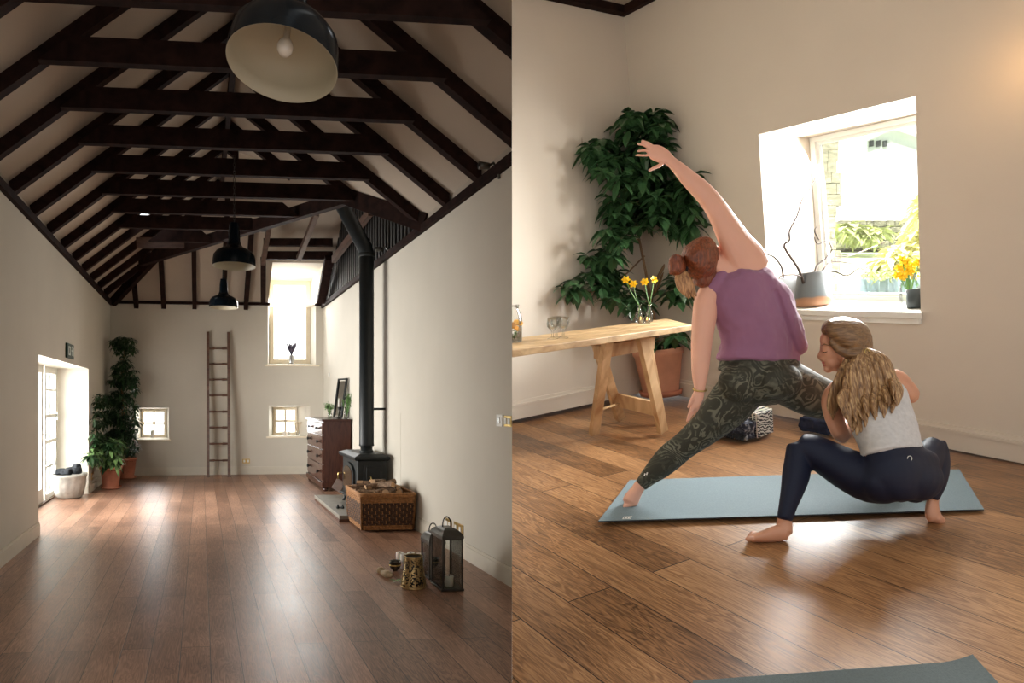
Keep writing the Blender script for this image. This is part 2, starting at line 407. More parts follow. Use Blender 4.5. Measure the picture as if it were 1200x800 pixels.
M['forsy'] = simple('forsythia', (.95, .88, .45, 1), .8, var=.2, scale=10)
M['planter'] = simple('blue_grey_planter', srgb(150, 168, 180), .7, var=.06)
M['shed'] = simple('painted_shed', srgb(205, 215, 212), .8, var=.05)
M['roofs'] = simple('shed_roof', srgb(225, 225, 222), .8, var=.05)
M['darkpot'] = simple('charcoal_pot', srgb(52, 60, 62), .5, var=.1)
M['orange'] = simple('orange_slice', (.9, .42, .05, 1), .4, var=.2, scale=40)
M['flame'] = None
M['eye'] = simple('eye', (.02, .014, .01, 1), .2)
M['lip'] = simple('lip', srgb(186, 104, 96), .4, var=.03)
M['soot'] = simple('stove_glass', (.05, .03, .018, 1), .12, var=.4, scale=6)
M['picture'] = simple('mirror', (.72, .74, .74, 1), .06, metal=1, var=.02)
WORLD_BACK, WORLD_FRONT, P_SMALL, P_TALL, P_DOOR, P_STUDIO, SUN, P_WARM, EXPO = .82, 3.0, 20, 105, 460, 370, 9.0, 2.2, 0
# =========================================================== THE HALL (left)
def grid_wall(name, mat, fn, s0, s1, t0, t1, holes, th, parent=None):
    """holes: (front (s0,s1,t0,t1), back (s0,s1,t0,t1)); fn(s,t,d)"""
    mb = MB()
    for d, idx in ((0, 0), (th, 1)):
        ss = sorted({s0, s1}|{h[idx][0] for h in holes}|{h[idx][1] for h in holes})
        ts = sorted({t0, t1}|{h[idx][2] for h in holes}|{h[idx][3] for h in holes})
        for i in range(len(ss)-1):
            for j in range(len(ts)-1):
                cs, ct = (ss[i]+ss[i+1])/2, (ts[j]+ts[j+1])/2
                if any(h[idx][0] < cs < h[idx][1] and h[idx][2] < ct < h[idx][3] for h in holes): continue
                mb.poly([fn(ss[i], ts[j], d), fn(ss[i+1], ts[j], d), fn(ss[i+1], ts[j+1], d), fn(ss[i], ts[j+1], d)])
    for a, b in holes:
        A = [(a[0], a[2]), (a[1], a[2]), (a[1], a[3]), (a[0], a[3])]; B = [(b[0], b[2]), (b[1], b[2]), (b[1], b[3]), (b[0], b[3])]
        for i in range(0 if a[2] > t0 else 1, 4):
            j = (i+1) % 4
            mb.poly([fn(*A[i], 0), fn(*A[j], 0), fn(*B[j], th), fn(*B[i], th)])
    Q = [(s0, t0), (s1, t0), (s1, t1), (s0, t1)]
    for i in range(1, 4):
        j = (i+1) % 4; mb.poly([fn(*Q[i], 0), fn(*Q[j], 0), fn(*Q[j], th), fn(*Q[i], th)])
    return struct(mb.build(name, mat, parent))
BN = -.6
uvL = lambda c: ((c.y-K*(c.x-SX*c.y)/KA)+50, ((c.x-SX*c.y)/KA)+50)
m = MB().slab([L(AL-.6, BN, 0), L(AR, BN, 0), L(AR, BB+.5, 0), L(AL-.6, BB+.5, 0)], (0, 0, -.12))
struct(m.build('floor', M['floorL'], clip=1, uv=uvL))
# left wall with the deep door opening
DB0, DB1, DZ = 6.8, 9.75, 2.01
grid_wall('wall_left', M['plaster'], lambda b, z, d: L(AL-d, b, z), BN, BB+.45, 0, WZ, [((DB0, DB1, -.001, DZ), (DB0, DB1, -.001, DZ))], .52)
# right wall
def lrw(b, z, d): return L(AR+d, b, z)
m = MB().box(lambda x, y, z: L(AR+x, y, z), 0, .3, 3.0, BB+.45, 0, WZ)
struct(m.build('wall_right', M['plaster'], clip=1))
# back wall with two little windows and the tall one
h1f = LW(158, 514.7)+LW(198, 477.6); h1b = LW(166, 512, BB+.45)+LW(195.5, 479, BB+.45)
h2f = LW(315, 511)+LW(363.5, 475); h2b = LW(320, 509, BB+.45)+LW(348, 477, BB+.45)
h3f = LW(314, 427)+LW(370, 355); h3b = LW(315.5, 426, BB+.45)+LW(363, 355, BB+.45)
hh = lambda h: (h[0], h[2], h[1], h[3])
t3 = h3f[3]; WZB = 3.46
H3F = (h3f[0], h3f[2], h3f[1], WZB+.001); H3B = (h3b[0], h3b[2], h3b[1], WZB+.001)
grid_wall('wall_back', M['plaster'], lambda a, z, d: L(a, BB+d, z), AL-.3, AR+.3, 0, WZB, [(hh(h1f), hh(h1b)), (hh(h2f), hh(h2b)), (H3F, H3B)], .45)
# added partition, seen edge-on, keeps light from passing between the two rooms
m = MB(); pts = []
for (Y, s) in ((2.6, -1), (5.02, -1), (5.02, 1), (2.6, 1)): pts.append(V((150/F*Y, Y, -1.2))+SPN*.0003*s)
m.slab(pts, (0, 0, 7.2)); struct(m.build('wall_added_partition', M['plaster']))
# skirting boards
def base(name, fn, s0, s1, parts=((0, .13, .018), (.13, .155, .011)), clip=0):
    m = MB()
    for z0, z1, d in parts: m.box(fn, s0, s1, 0, d, z0, z1)
    return struct(m.build(name, M['skirt'], clip=clip))
base('baseboard_left', lambda s, d, z: L(AL+d, s, z), BN, DB0)
base('baseboard_left', lambda s, d, z: L(AL+d, s, z), DB1, BB)
base('baseboard_right', lambda s, d, z: L(AR-d, s, z), 3, BB, clip=1)
base('baseboard_back', lambda s, d, z: L(s, BB-d, z), AL, AR)
base('baseboard_reveal', lambda s, d, z: L(s, DB1-d, z), AL-.5, AL)
# timber wall plates
SL = .79
m = MB().box(L, AL-.02, AL+.05, BN, BB, WZ-.03, WZ+.05); struct(m.build('trim_1', M['timber']))
m = MB().box(L, AR-.05, AR+.02, 3, BB, WZ-.03, WZ+.05); struct(m.build('trim_2', M['timber'], clip=1))
m = MB().box(L, AL, h3f[0]+.03, BB-.06, BB+.02, WZB-.03, WZB+.02); struct(m.build('trim_3', M['timber']))
m = MB().box(L, h3f[2]-.02, AR, BB-.06, BB+.02, WZB-.03, WZB+.02); struct(m.build('trim_4', M['timber']))
# ceiling slopes
AM = (AL+AR)/2; RO = .12; RZ = WZ+.05+RO+SL*(AM-AL); HB = BB-(AM-AL)
OFF = (0, 0, .08)
def zsl(a): return WZ+.05+RO+SL*min(a-AL, AR-a)
sb0, sb1 = 8.72, 8.95
m = MB().slab([L(AL-.152, BN, WZ+.05), L(AL-.152, BB+.1, WZ+.05), L(AM, BB+.1, RZ), L(AM, BN, RZ)], OFF)
m.slab([L(AL-.02, BN, WZ), L(AL-.02, BB, WZ), L(AL-.02, BB, WZ+.24), L(AL-.02, BN, WZ+.24)], (-.03, 0, 0))
struct(m.build('ceiling', M['ceil']))
VA, VB = AR, LA(496, 6.74)[1]
m = MB().slab([L(AR+.152, BN, WZ+.05), L(AR+.152, VB-.2, WZ+.05), L(AM, VB+2.3, RZ), L(AM, BN, RZ)], OFF)
m.slab([L(AR+.02, BN, WZ), L(AR+.02, VB, WZ), L(AR+.02, VB, WZ+.24), L(AR+.02, BN, WZ+.24)], (.03, 0, 0))
struct(m.build('ceiling', M['ceil'], clip=1))
# side gable roof over the slatted loft opening
m = MB().slab([L(AR+.2, VB-.2, zsl(AR)-.12), L(AR+.2, VB+2.3, RZ), L(AM, VB+2.3, RZ)], OFF)
m.slab([L(AM, VB+2.3, RZ), L(AR+.2, VB+2.3, RZ), L(AR+.2, HB, RZ), L(AM, HB, RZ)], OFF)
struct(m.build('ceiling', M['ceil']))
# hipped end, cut for the dormer window
def hip(a, t): return L(a, BB-t, WZB+(SL+RO/(AM-AL))*t)           # t = run towards the camera
dt = .79; da0, da1 = h3f[0], h3f[2]+.04
def hiptop(a): return min(a-AL, AR-a)
m = MB()
m.slab([hip(AL-.152, 0), hip(da0, 0), hip(da0, AM-AL), hip(AL-.152, AM-AL)], OFF)
TT_ = AM-AL
m.slab([hip(da0, dt), hip(da1, dt), hip(da1, TT_), hip(da0, TT_)], OFF)
m.slab([hip(da1, 0), hip(AR+.15, 0), hip(AR+.15, TT_), hip(da1, TT_)], OFF)
struct(m.build('ceiling', M['ceil']))
# dormer cheeks and head
HT = hip(0, dt).z; zb = 1.5+(469-328)*(BB+.45)/700
m = MB()
m.poly([L(da0, BB, WZB), L(da0, BB-dt, HT), L(h3b[0], BB+.45, zb), L(h3b[0], BB+.45, WZB)])
m.poly([L(da1-.04, BB, WZB), L(da1-.02, BB-dt, HT), L(h3b[2], BB+.45, zb), L(h3b[2], BB+.45, WZB)])
m.poly([L(da0, BB-dt, HT), L(da1, BB-dt, HT), L(h3b[2], BB+.45, zb), L(h3b[0], BB+.45, zb)])
m.slab([L(h3b[0]-.3, BB+.455, WZB-.1), L(h3b[0], BB+.455, WZB-.1), L(h3b[0], BB+.455, zb+.3), L(h3b[0]-.3, BB+.455, zb+.3)], (0, .02, 0))
m.slab([L(h3b[2]+.3, BB+.455, WZB-.1), L(h3b[2], BB+.455, WZB-.1), L(h3b[2], BB+.455, zb+.3), L(h3b[2]+.3, BB+.455, zb+.3)], (0, .02, 0))
m.slab([L(h3b[0], BB+.455, zb), L(h3b[2], BB+.455, zb), L(h3b[2], BB+.455, zb+.3), L(h3b[0], BB+.455, zb+.3)], (0, .02, 0))
m.box(L, da0-.03, da0+.02, BB-.02, BB+.44, WZB-.03, WZB+.02)
struct(m.build('wall_dormer', M['plaster']))
# roof windows (bright slots in the slopes)
def skylight(name, a0, a1, b0, b1, clip=0):
    f = lambda a, b, z: L(a, b, zsl(a)-.012+z)
    fr = MB()
    w = .035
    for q in ((a0, a1, b0, b0+w), (a0, a1, b1-w, b1), (a0, a0+w, b0, b1), (a1-w, a1, b0, b1)): fr.box(f, *q, -.012, .02)
    o = struct(fr.build(name, M['white'], clip=clip))
    mm, nt, b_, out = nodes('daylight_glow'); b_.inputs['Emission Color'].default_value = (.9, .95, 1, 1); b_.inputs['Emission Strength'].default_value = 3  # pane emits its own glow in place of daylight
    MB().box(f, a0+w, a1-w, b0+w, b1-w, -.006, .004).build('pane', mm, o, clip=clip)
skylight('window_4', AL+.72, AL+1.05, 8.72, 9.25)
skylight('window_5', AR-.86, AR-.55, 2.75, 3.42)
# rafters and collar beams
ZC = 3.94; ORD = ['first', 'second', 'third', 'fourth', 'fifth', 'sixth', 'seventh', 'eighth', 'ninth', 'tenth', 'eleventh', 'twelfth', 'thirteenth']
bs = [3.10+.69*i for i in range(13)]
def sec(o0, o1, w, h):  # prism along o0->o1 hanging h below the slope, w along b
    return o0, o1, w, h
nl = nr = 0
for i, b in enumerate(bs):
    a1 = AM if b < HB else AL+(BB-b)
    if b < BB-.25:
        m = MB().hexa([L(AL-.015, b-.04, zsl(AL)), L(AL-.015, b+.04, zsl(AL)), L(AL, b+.04, WZ+.03), L(AL, b-.04, WZ+.03), L(a1, b-.04, zsl(a1)), L(a1, b+.04, zsl(a1)), L(a1, b+.04, zsl(a1)-.14), L(a1, b-.04, zsl(a1)-.14)])
        tag(m.build('rafter', M['timber'], clip=1), ORD[nl]+' dark rafter from the camera on the left roof slope', 'rafter', 'rafters of the left roof slope'); nl += 1
    if b < VB+2.2:
        lo = 0 if b < VB else (b-VB)*.92
        aa = AR-lo
        if b > 3:
            m = MB().hexa([L(aa, b-.04, zsl(aa)), L(aa, b+.04, zsl(aa)), L(aa, b+.04, zsl(aa)-.14), L(aa, b-.04, zsl(aa)-.14), L(AM, b-.04, RZ), L(AM, b+.04, RZ), L(AM, b+.04, RZ-.14), L(AM, b-.04, RZ-.14)])
            tag(m.build('rafter', M['timber'], clip=1), ORD[nr]+' dark rafter from the camera on the right roof slope', 'rafter', 'rafters of the right roof slope'); nr += 1
for i, b in enumerate(bs[1:10]):
    al = AL+(ZC-WZ-.05)/SL+.05; ar = AR-(ZC-WZ-.05)/SL-.05
    if i == 8: ar = .2; al = AL+1.0
    if i == 7: ar = .9
    if i == 6: ar = 1.25
    m = MB().hexa([L(al-.02, b-.11, ZC), L(ar+.02, b-.11, ZC), L(ar+.02, b-.042, ZC), L(al-.02, b-.042, ZC), L(al+.20, b-.11, ZC+.18), L(ar-.20, b-.11, ZC+.18), L(ar-.20, b-.042, ZC+.18), L(al+.20, b-.042, ZC+.18)])
    tag(m.build('collar_beam', M['timber'], clip=1), ORD[i]+' horizontal collar beam from the camera, spanning the roof', 'beam', 'horizontal collar beams')
# ridge board
m = MB().box(L, AM-.03, AM+.03, 2.6, HB, RZ-.2, RZ-.01)
tag(m.build('ridge_board', M['timber'], clip=1), 'dark ridge board running along the peak of the roof', 'beam')
# hip rafters and jack rafters of the hipped end
def beamobj(name, p0, p1, w, h, label, mat='timber', group=None, drop=0, cat='beam'):
    return tag(MB().beam(p0, p1, w, h, drop=drop).build(name, M[mat], clip=1), label, cat, group)
beamobj('hip_rafter', L(AL+.05, BB-.05, WZB+.0), L(AM, HB, RZ-.16), .09, .2, 'heavy hip rafter rising from the far left corner')
for q, (u, pos) in enumerate(((160, 'nearest the left corner'), (192, 'second from the left corner'), (228, 'above the ladder side'), (262, 'behind the smallest pendant'), (288, 'left of the dormer'))):
    a = LW(u, 353)[0]; t = hiptop(a)-.1
    m = MB().beam(hip(a, 0)-V((0, 0, .07)), hip(a, t)-V((0, 0, .07)), .085, .16)
    tag(m.build('jack_rafter', M['timber']), 'short jack rafter on the hipped end, '+pos, 'rafter', 'jack rafters above the far wall')
# the skew beam, its neighbour (browner timber stands in for light on it), the valley beam
beamobj('diagonal_beam', P(165, 306, 10.7), P(408, 231, 7.42), .09, .17, 'long dark beam running skew under the hipped end')
beamobj('valley_beam', P(401, 229, 7.5), P(499, 262, 6.70), .1, .2, 'short valley beam ending on the right wall plate')
beamobj('trimmer_board', P(160, 284.5, 9.55), P(222, 284.5, 9.75), .05, .17, 'brown trimmer board coloured as if catching light on the left', 'timber2')
beamobj('trimmer_board', P(222, 285, 9.8), P(262, 279, 9.1), .05, .12, 'grey trimmer board, toned as lit, behind the collar beams', 'timber2')
# dormer framing
beamobj('dormer_beam', P(309, 284, 10.6), P(390, 284, 10.7), .08, .13, 'upper of two dark beams over the tall window')
beamobj('dormer_beam', P(309, 299.5, 10.9), P(390, 299.5, 11.0), .08, .15, 'lower of two dark beams over the tall window')
beamobj('dormer_post', P(308.5, 353, 11.9), P(308.5, 303, 11.0), .1, .09, 'leaning post left of the tall window', 'timber')
beamobj('dormer_post', P(376, 353, 11.9), P(386, 302, 10.9), .16, .12, 'leaning post right of the tall window', 'timber')
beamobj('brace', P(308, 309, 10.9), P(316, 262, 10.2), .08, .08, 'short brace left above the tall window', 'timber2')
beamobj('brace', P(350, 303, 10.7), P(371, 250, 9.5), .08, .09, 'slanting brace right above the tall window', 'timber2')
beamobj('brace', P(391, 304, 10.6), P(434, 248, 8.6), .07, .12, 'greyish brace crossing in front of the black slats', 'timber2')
# slatted screen above the right wall
top = [(496, 268), (470, 258), (434, 247), (405, 238), (392, 245), (384, 330)]
def scr(u, v, d=0):
    b, z = LRW(u, v, AR+d); return L(AR+d, b, z)
root = thing('slatted_screen', scr(440, 300), 'black slatted screen rising above the right wall', 'screen')
bp = [scr(u, v, .12) for u, v in top]; b0, _ = LRW(496, 268, AR+.12); b1, _ = LRW(384, 340, AR+.12)
MB().slab([L(AR+.12, b0-.2, WZ+.02), L(AR+.12, BB, WZ+.02), L(AR+.12, BB, 3.6), L(AR+.12, 10.6, 5.15), L(AR+.12, 8.9, 5.15), L(AR+.12, b0-.2, 3.55)], (.03, 0, 0)).build('shade_sheet', M['slatshade'], root)  # black sheet stands in for the shade behind the slats
sl = MB(); b = b0+.05
def ztop(b): return min(3.5+(b-b0)*.80, 5.1, 3.5+(BB-b)*1.4)
while b < BB-.1:
    sl.box(L, AR+.02, AR+.06, b, b+.06, WZ+.05, max(WZ+.06, ztop(b))); b += .135
sl.build('slats', M['slat'], root)
# small spotlights along the wall top
def spot(u, v, lab):
    b, z = LRW(u, v, AR-.06); p = L(AR-.06, b, z)
    r = thing('spotlight', p, lab, 'spotlight')
    MB().lathe(p+V((-.05, -.06, .03)), [(.012, -.01), (.028, 0), (.032, .09), (.0, .092)], 12, ax=V((-.9, -.4, -.1))).build('lamp_head', M['pewter'], r, smooth=True)
    MB().tube([p+V((-.05, -.06, .03)), p+V((0, 0, .08)), p+V((.04, .01, .02)), p+V((.05, 0, -.05))], .012).build('bracket', M['pewter'], r, smooth=True)
spot(578, 202, 'small dark spotlight clamped on the near end of the right wall top')
spot(452, 296, 'small dark spotlight beside the flue bend on the wall top')
# ---- windows
def window(name, hb, rows, cols, zoff, fr=.05, bar=.025, mat='cream', zt=None, depth=BB+.40):
    a0, z0, a1, z1 = hb
    if zt: z1 = zt
    f = lambda a, d, z: L(a, depth+d, z)
    m = MB()
    for q in ((a0, a1, z0, z0+fr), (a0, a1, z1-fr, z1), (a0, a0+fr, z0+fr, z1-fr), (a1-fr, a1, z0+fr, z1-fr)): m.box(f, q[0], q[1], 0, .05, q[2], q[3])
    for i in range(1, cols): a = a0+(a1-a0)*i/cols; m.box(f, a-bar/2, a+bar/2, .01, .04, z0+fr, z1-fr)
    for i in range(1, rows): z = z0+(z1-z0)*i/rows; m.box(f, a0+fr, a1-fr, .01, .04, z-bar/2, z+bar/2)
    o = struct(m.build(name, M[mat]))
    MB().box(f, a0+fr*.9, a1-fr*.9, .02, .026, z0+fr*.9, z1-fr*.9).build('pane', M['pane'], o)
    return o
window('window_1', h1b, 2, 2, 0, .055, .042)
window('window_2', h2b, 2, 2, 0, .055, .042)
window('window_3', h3b, 1, 1, 0, .09, zt=zb)
def sillobj(name, u0, u1, v0, v1):
    a0, z1 = LW(u0, v0); a1, z0 = LW(u1, v1)
    f = lambda a, d, z: L(a, BB+d, z)
    struct(MB().box(f, a0, a1, -.045, .44, z1-.035, z1-.002).build(name, M['cream'], bevel=.004))
sillobj('trim_5', 153, 200, 514.7, 518); sillobj('trim_6', 312, 366, 511, 514); sillobj('trim_7', 310, 374, 427, 431)
# ---- door and side light in the left reveal
AD = AL-.50
f = lambda s, d, z: L(AD-d, s, z)
d0, d1 = DB0, 8.92
m = MB()
for q in ((d0, d0+.1, 0, DZ), (d1-.12, d1, 0, DZ), (d0+.1, d1-.12, 0, .22), (d0+.1, d1-.12, DZ-.11, DZ)): m.box(f, q[0], q[1], -.02, .04, q[2], q[3])
do = struct(m.build('door_1', M['white'], bevel=.004))
MB().box(f, d0+.1, d1-.12, .008, .014, .22, DZ-.11).build('pane', M['pane'], do)
MB().tube([f(d1-.06, -.02, 1.0), f(d1-.06, -.07, 1.0), f(d1-.16, -.07, 1.0)], .011).build('door_handle', M['steel'], do, smooth=True)
m = MB(); s0, s1 = 8.98, DB1-.02
for q in ((s0, s0+.06, 0, DZ), (s1-.09, s1, 0, DZ), (s0, s1, 0, .1), (s0, s1, DZ-.1, DZ)): m.box(f, q[0], q[1], -.02, .05, q[2], q[3])
for z in (.5, .88, 1.27, 1.66): m.box(f, s0+.06, s1-.09, -.01, .03, z-.014, z+.014)
m.box(f, (s0+s1)/2-.02, (s0+s1)/2+.005, 0, .03, .1, DZ-.1)
for q in ((s0+.06, s1-.09, .86, .91), (s0+.06, s1-.09, 1.24, 1.29)): m.box(f, q[0], q[1], -.035, .03, q[2], q[3])
so = struct(m.build('window_6', M['white']))
MB().box(f, s0+.06, s1-.09, .012, .018, .1, DZ-.1).build('pane', M['pane'], so)
MB().beam(f(s1-.12, -.05, 1.2), f(s1-.12, -.05, 1.32), .02, .02, up=V((1, 0, 0))).build('window_handle', M['steel'], so)
struct(MB().box(f, DB0, DB1, -.06, .06, .001, .025).build('trim_8', M['timber2']))
# ---- exit sign, switches, sockets
b_, z_ = 8.55, 0
def on_left(u, v): Y = F*KA*AL/(u-236); return Y-K*AL, H-(v-CV)*Y/F
b_, z_ = on_left(80.5, 411.5)
r = thing('exit_sign', L(AL, b_, z_-.1), 'small dark green exit sign on the wall above the door opening', 'sign')
f = lambda s, d, z: L(AL+d, b_+s, z_+z)
MB().box(f, -.2, .2, .0, .03, -.1, .1).build('sign_board', M['sign'], r, bevel=.004)
m = MB(); d0_, d1_ = .03, .033
for (x0, x1, z0, z1) in ((-.15, -.12, -.06, .06), (-.15, -.06, .04, .06), (-.15, -.06, -.06, -.04), (-.06, -.03, -.06, .06), (.05, .07, -.06, .04), (.02, .1, .0, .02), (.045, .075, .045, .07), (.12, .16, -.06, .06)): m.box(f, x0, x1, d0_, d1_, z0, z1)
m.build('pictogram', M['signw'], r)
def plate(fn, w, h, mat, name, label, cat, n=2, knob='white'):
    r = thing(name, fn(0, 0, 0), label, cat)
    MB().box(fn, -w/2, w/2, 0, .012, -h/2, h/2).build('plate', M[mat], r, bevel=.003)
    for i in range(n):
        x = (i-(n-1)/2)*w/max(n, 1)
        MB().box(fn, x-.018, x+.018, .012, .018, -.024, .024).build('switch_rocker' if cat == 'switch' else 'socket_face', M[knob], r)
def lf(b_, z_): return lambda s, d, z: L(AL+d, b_+s, z_+z)
def rf_(b_, z_): return lambda s, d, z: L(AR-d, b_+s, z_+z)
def bf(a_, z_): return lambda s, d, z: L(a_+s, BB-d, z_+z)
q = on_left(107, 480); plate(lf(*q), .12, .16, 'steel', 'light_switch', 'steel light switch on the wall left of the tall plant', 'switch', 1)
q = on_left(108, 557.5); plate(lf(*q), .2, .12, 'brass', 'wall_socket', 'brass socket low on the left wall behind the basin', 'socket')
q = LRW(586.5, 492.5); plate(rf_(*q), .10, .10, 'white', 'light_switch', 'white switch plate left of the brass one on the right wall', 'switch', 1, 'steel')
q = LRW(597, 493.5); plate(rf_(q[0]+.01, q[1]), .11, .09, 'brass', 'light_switch', 'brass switch plate at the right edge of the hall', 'switch', 2)
q = LRW(526.5, 613.5); plate(rf_(*q), .13, .1, 'brass', 'wall_socket', 'brown brass socket behind the lantern handle', 'socket')
q = LRW(538, 619); plate(rf_(*q), .2, .1, 'brass', 'wall_socket', 'double brass socket right above the large lantern', 'socket')
q = LW(288.5, 540); plate(bf(*q), .15, .09, 'brass', 'wall_socket', 'brass socket on the far wall right of the ladder', 'socket')
q = LRW(386, 439); plate(rf_(*q), .07, .07, 'steel', 'light_switch', 'tiny steel switch on the right wall beyond the mirror', 'switch', 1)
# ---- ladder
a0, _b = LA(243.8, 11.75); a1, _b = LA(268.5, 11.75); fb = _b; tz = 1.5+(469-389)*12.05/700
r = thing('ladder', L((a0+a1)/2, fb, 0), 'tall brown wooden ladder leaning on the far wall', 'ladder')
for a in (a0, a1): MB().hexa([L(a-.028, fb-.035, 0), L(a+.028, fb-.035, 0), L(a+.028, fb+.035, 0), L(a-.028, fb+.035, 0), L(a-.028, BB-.1, tz), L(a+.028, BB-.1, tz), L(a+.028, BB-.03, tz), L(a-.028, BB-.03, tz)]).build('side_rail', M['ladder'], r)
for v in (407.8, 426.3, 444.5, 463, 482, 500.5, 519.3, 538.5):
    z = 1.5-(v-469)*11.9/700; t = z/tz; bb = fb+(BB-.065-fb)*t
    MB().tube([L(a0, bb, z), L(a0+.12, bb, z), L(a0+.13, bb, z), L(a1-.13, bb, z), L(a1-.12, bb, z), L(a1, bb, z)], [.02, .024, .016, .016, .024, .02]).build('rung', M['ladder'], r, smooth=True)
# ---- pendants
def pendant(a, Y, z, label, ztop, tilt=0, sc=1.0):
    b = Y-K*a; o = L(a, b, z)
    r = thing('pendant_lamp', o, label, 'lamp', None)
    ax = V((math.sin(tilt[0]), -math.sin(tilt[1]), 1)).normalized() if tilt else V((0, 0, 1))
    s = .222*sc
    out = [(s, 0), (s*1.0, .02), (s*.99, .07), (s*.95, .115), (s*.82, .155), (s*.62, .18), (s*.42, .20), (.075*sc, .225), (.064*sc, .26), (.060*sc, .36), (.050*sc, .45), (.02, .455), (0, .456)]
    MB().lathe(o, [(r_, z_*sc) for r_, z_ in out[:-2]], 48, ax=ax, cap=False).build('lamp_shade', M['black'], r, smooth=True)
    inn = [(s*.999, .0), (s*.985, .001), (s*.97, .07), (s*.93, .11), (s*.80, .148), (s*.60, .172), (s*.4, .19), (.05*sc, .2), (0, .2)]
    mb = MB(); mb.lathe(o, [(r_, z_*sc) for r_, z_ in inn], 48, ax=ax, cap=False)
    ln = mb.build('shade_lining', M['shade_in'], r, smooth=True)
    MB().lathe(o, [(0, .050*sc), (.018*sc, .054*sc), (.030*sc, .068*sc), (.034*sc, .087*sc), (.028*sc, .108*sc), (.014*sc, .124*sc), (.013*sc, .2*sc)], 20, ax=ax).build('bulb', M['bulb'], r, smooth=True)
    top_ = o+ax*.455*sc
    ch = MB(); zz = top_.z-.01; k = 0
    while zz < ztop:
        c = V((top_.x, top_.y, zz+.022)); pts = []
        for i in range(10):
            t = 2*PI*i/10; d_ = V((1, 0, 0)) if k % 2 else V((0, 1, 0))
            pts.append(c+d_*.010*math.cos(t)+V((0, 0, 1))*.024*math.sin(t))
        ch.tube(pts, .0035, 5, closed=True); zz += .04; k += 1
    ch.build('chain', M['chain'], r, smooth=True)
    return r
def pend(u, v, w, label, tilt=0):
    Y = .444*F/w; a, b = LA(u, Y); z = 1.5-(v-469)*Y/F
    pendant(a, Y, z, label, zsl(a)-.2 if Y < 3 else ZC+.1, tilt)
pend(331, 78, 130, 'largest pendant lamp, nearest the camera, showing its pale inside', (.10, -.16))
pend(274.5, 312, 49.5, 'middle pendant lamp of three, black with a white lining')
pend(262, 360.5, 33, 'smallest and farthest pendant lamp, black with a white lining')
# ---- pots and plants
def leaf(m, base, d, ln, wd, droop, up=V((0, 0, 1)), fold=.25):
    d = d.normalized(); s = d.cross(up)
    if s.length < .1: s = V((1, 0, 0))
    s.normalize(); nn = s.cross(d).normalized(); n0 = len(m.v)
    prof = [(0, .06), (.22, .62), (.5, 1.0), (.78, .68), (1, .03)]
    for t, w in prof:
        c = base+d*ln*t-up*droop*ln*t*t
        m.v += [c-s*wd*w*.5+nn*wd*w*fold*.5, V(c), c+s*wd*w*.5+nn*wd*w*fold*.5]
    for i in range(len(prof)-1):
        k = n0+i*3
        m.f += [(k, k+1, k+4, k+3), (k+1, k+2, k+5, k+4)]
def cluster(m, c, size, rnd, up=V((0, 0, 1)), n=None, wide=1.0):
    n = n or rnd.randint(6, 9); t0 = rnd.random()*6.28
    ax = (up+V((rnd.uniform(-.6, .6), rnd.uniform(-.9, .3), rnd.uniform(-.4, .4)))).normalized()
    a = ax.cross(V((.3, .5, .1))).normalized(); b = ax.cross(a)
    for i in range(n):
        t = t0+2*PI*i/n+rnd.uniform(-.2, .2)
        d = a*math.cos(t)+b*math.sin(t)+ax*rnd.uniform(-.35, .25)
        leaf(m, c+d*size*.08, d, size*rnd.uniform(.75, 1.1), size*wide*rnd.uniform(.32, .42), rnd.uniform(.3, .65), up)
def potmesh(o, rt, rb, h, up=V((0, 0, 1)), rim=.03):
    return MB().lathe(o, [(rb*.98, 0), (rb, .01), (rt*.94, h-rim*1.4), (rt*1.03, h-rim*1.3), (rt*1.04, h), (rt*.93, h), (rt*.9, h-.06)], 32, ax=up)
def hallpot(name, label, u, v, rt, rb, h, blobs, size, dens, mat, stems, Yj, canes=(), matl='leaf'):
    a, b = LG(u, v); o = L(a, b, 0)
    r = thing(name, o, label, 'potted plant')
    MB().lathe(o, [(rb*1.15, 0), (rb*1.4, .035), (rb*1.34, .035), (rb*1.1, .012)], 28).build('saucer', M['terra'], r, smooth=True)
    potmesh(o+V((0, 0, .014)), rt, rb, h).build('pot', M['terra'], r, smooth=True)
    MB().lathe(o, [(rt*.93, h-.05), (rt*.93, h-.035)], 24).build('soil', M['soil'], r)
    rn = random.Random(int(u*7)); m = MB(); m2 = MB()
    for (bu, bv, ru, rv) in blobs:
        for _ in range(int(ru*rv*dens)):
            t = rn.random()*6.28; q = math.sqrt(rn.random())
            uu, vv = bu+ru*q*math.cos(t), bv+rv*q*math.sin(t)
            Y = o.y+rn.uniform(-.45, .12)*Yj
            if uu < 230: Y = min(Y, .965*F*KA*-AL/(236-uu)-.05)
            p = P(uu, vv, Y); cluster(m2 if (matl != 'leaf' and rn.random() < .6) else m, p, size, rn)
    m.build('foliage', M['leaf'], r)
    if m2.v: m2.build('young_foliage', M[matl], r)
    s = MB()
    for st in stems: s.tube([P(x, y, o.y+d) for x, y, d in st], .014)
    s.build('stem', M['stem'], r, smooth=True)
    if canes:
        s = MB()
        for st in canes: s.tube([P(x, y, o.y+d) for x, y, d in st], .012)
        s.build('support_cane', M['cane'], r, smooth=True)
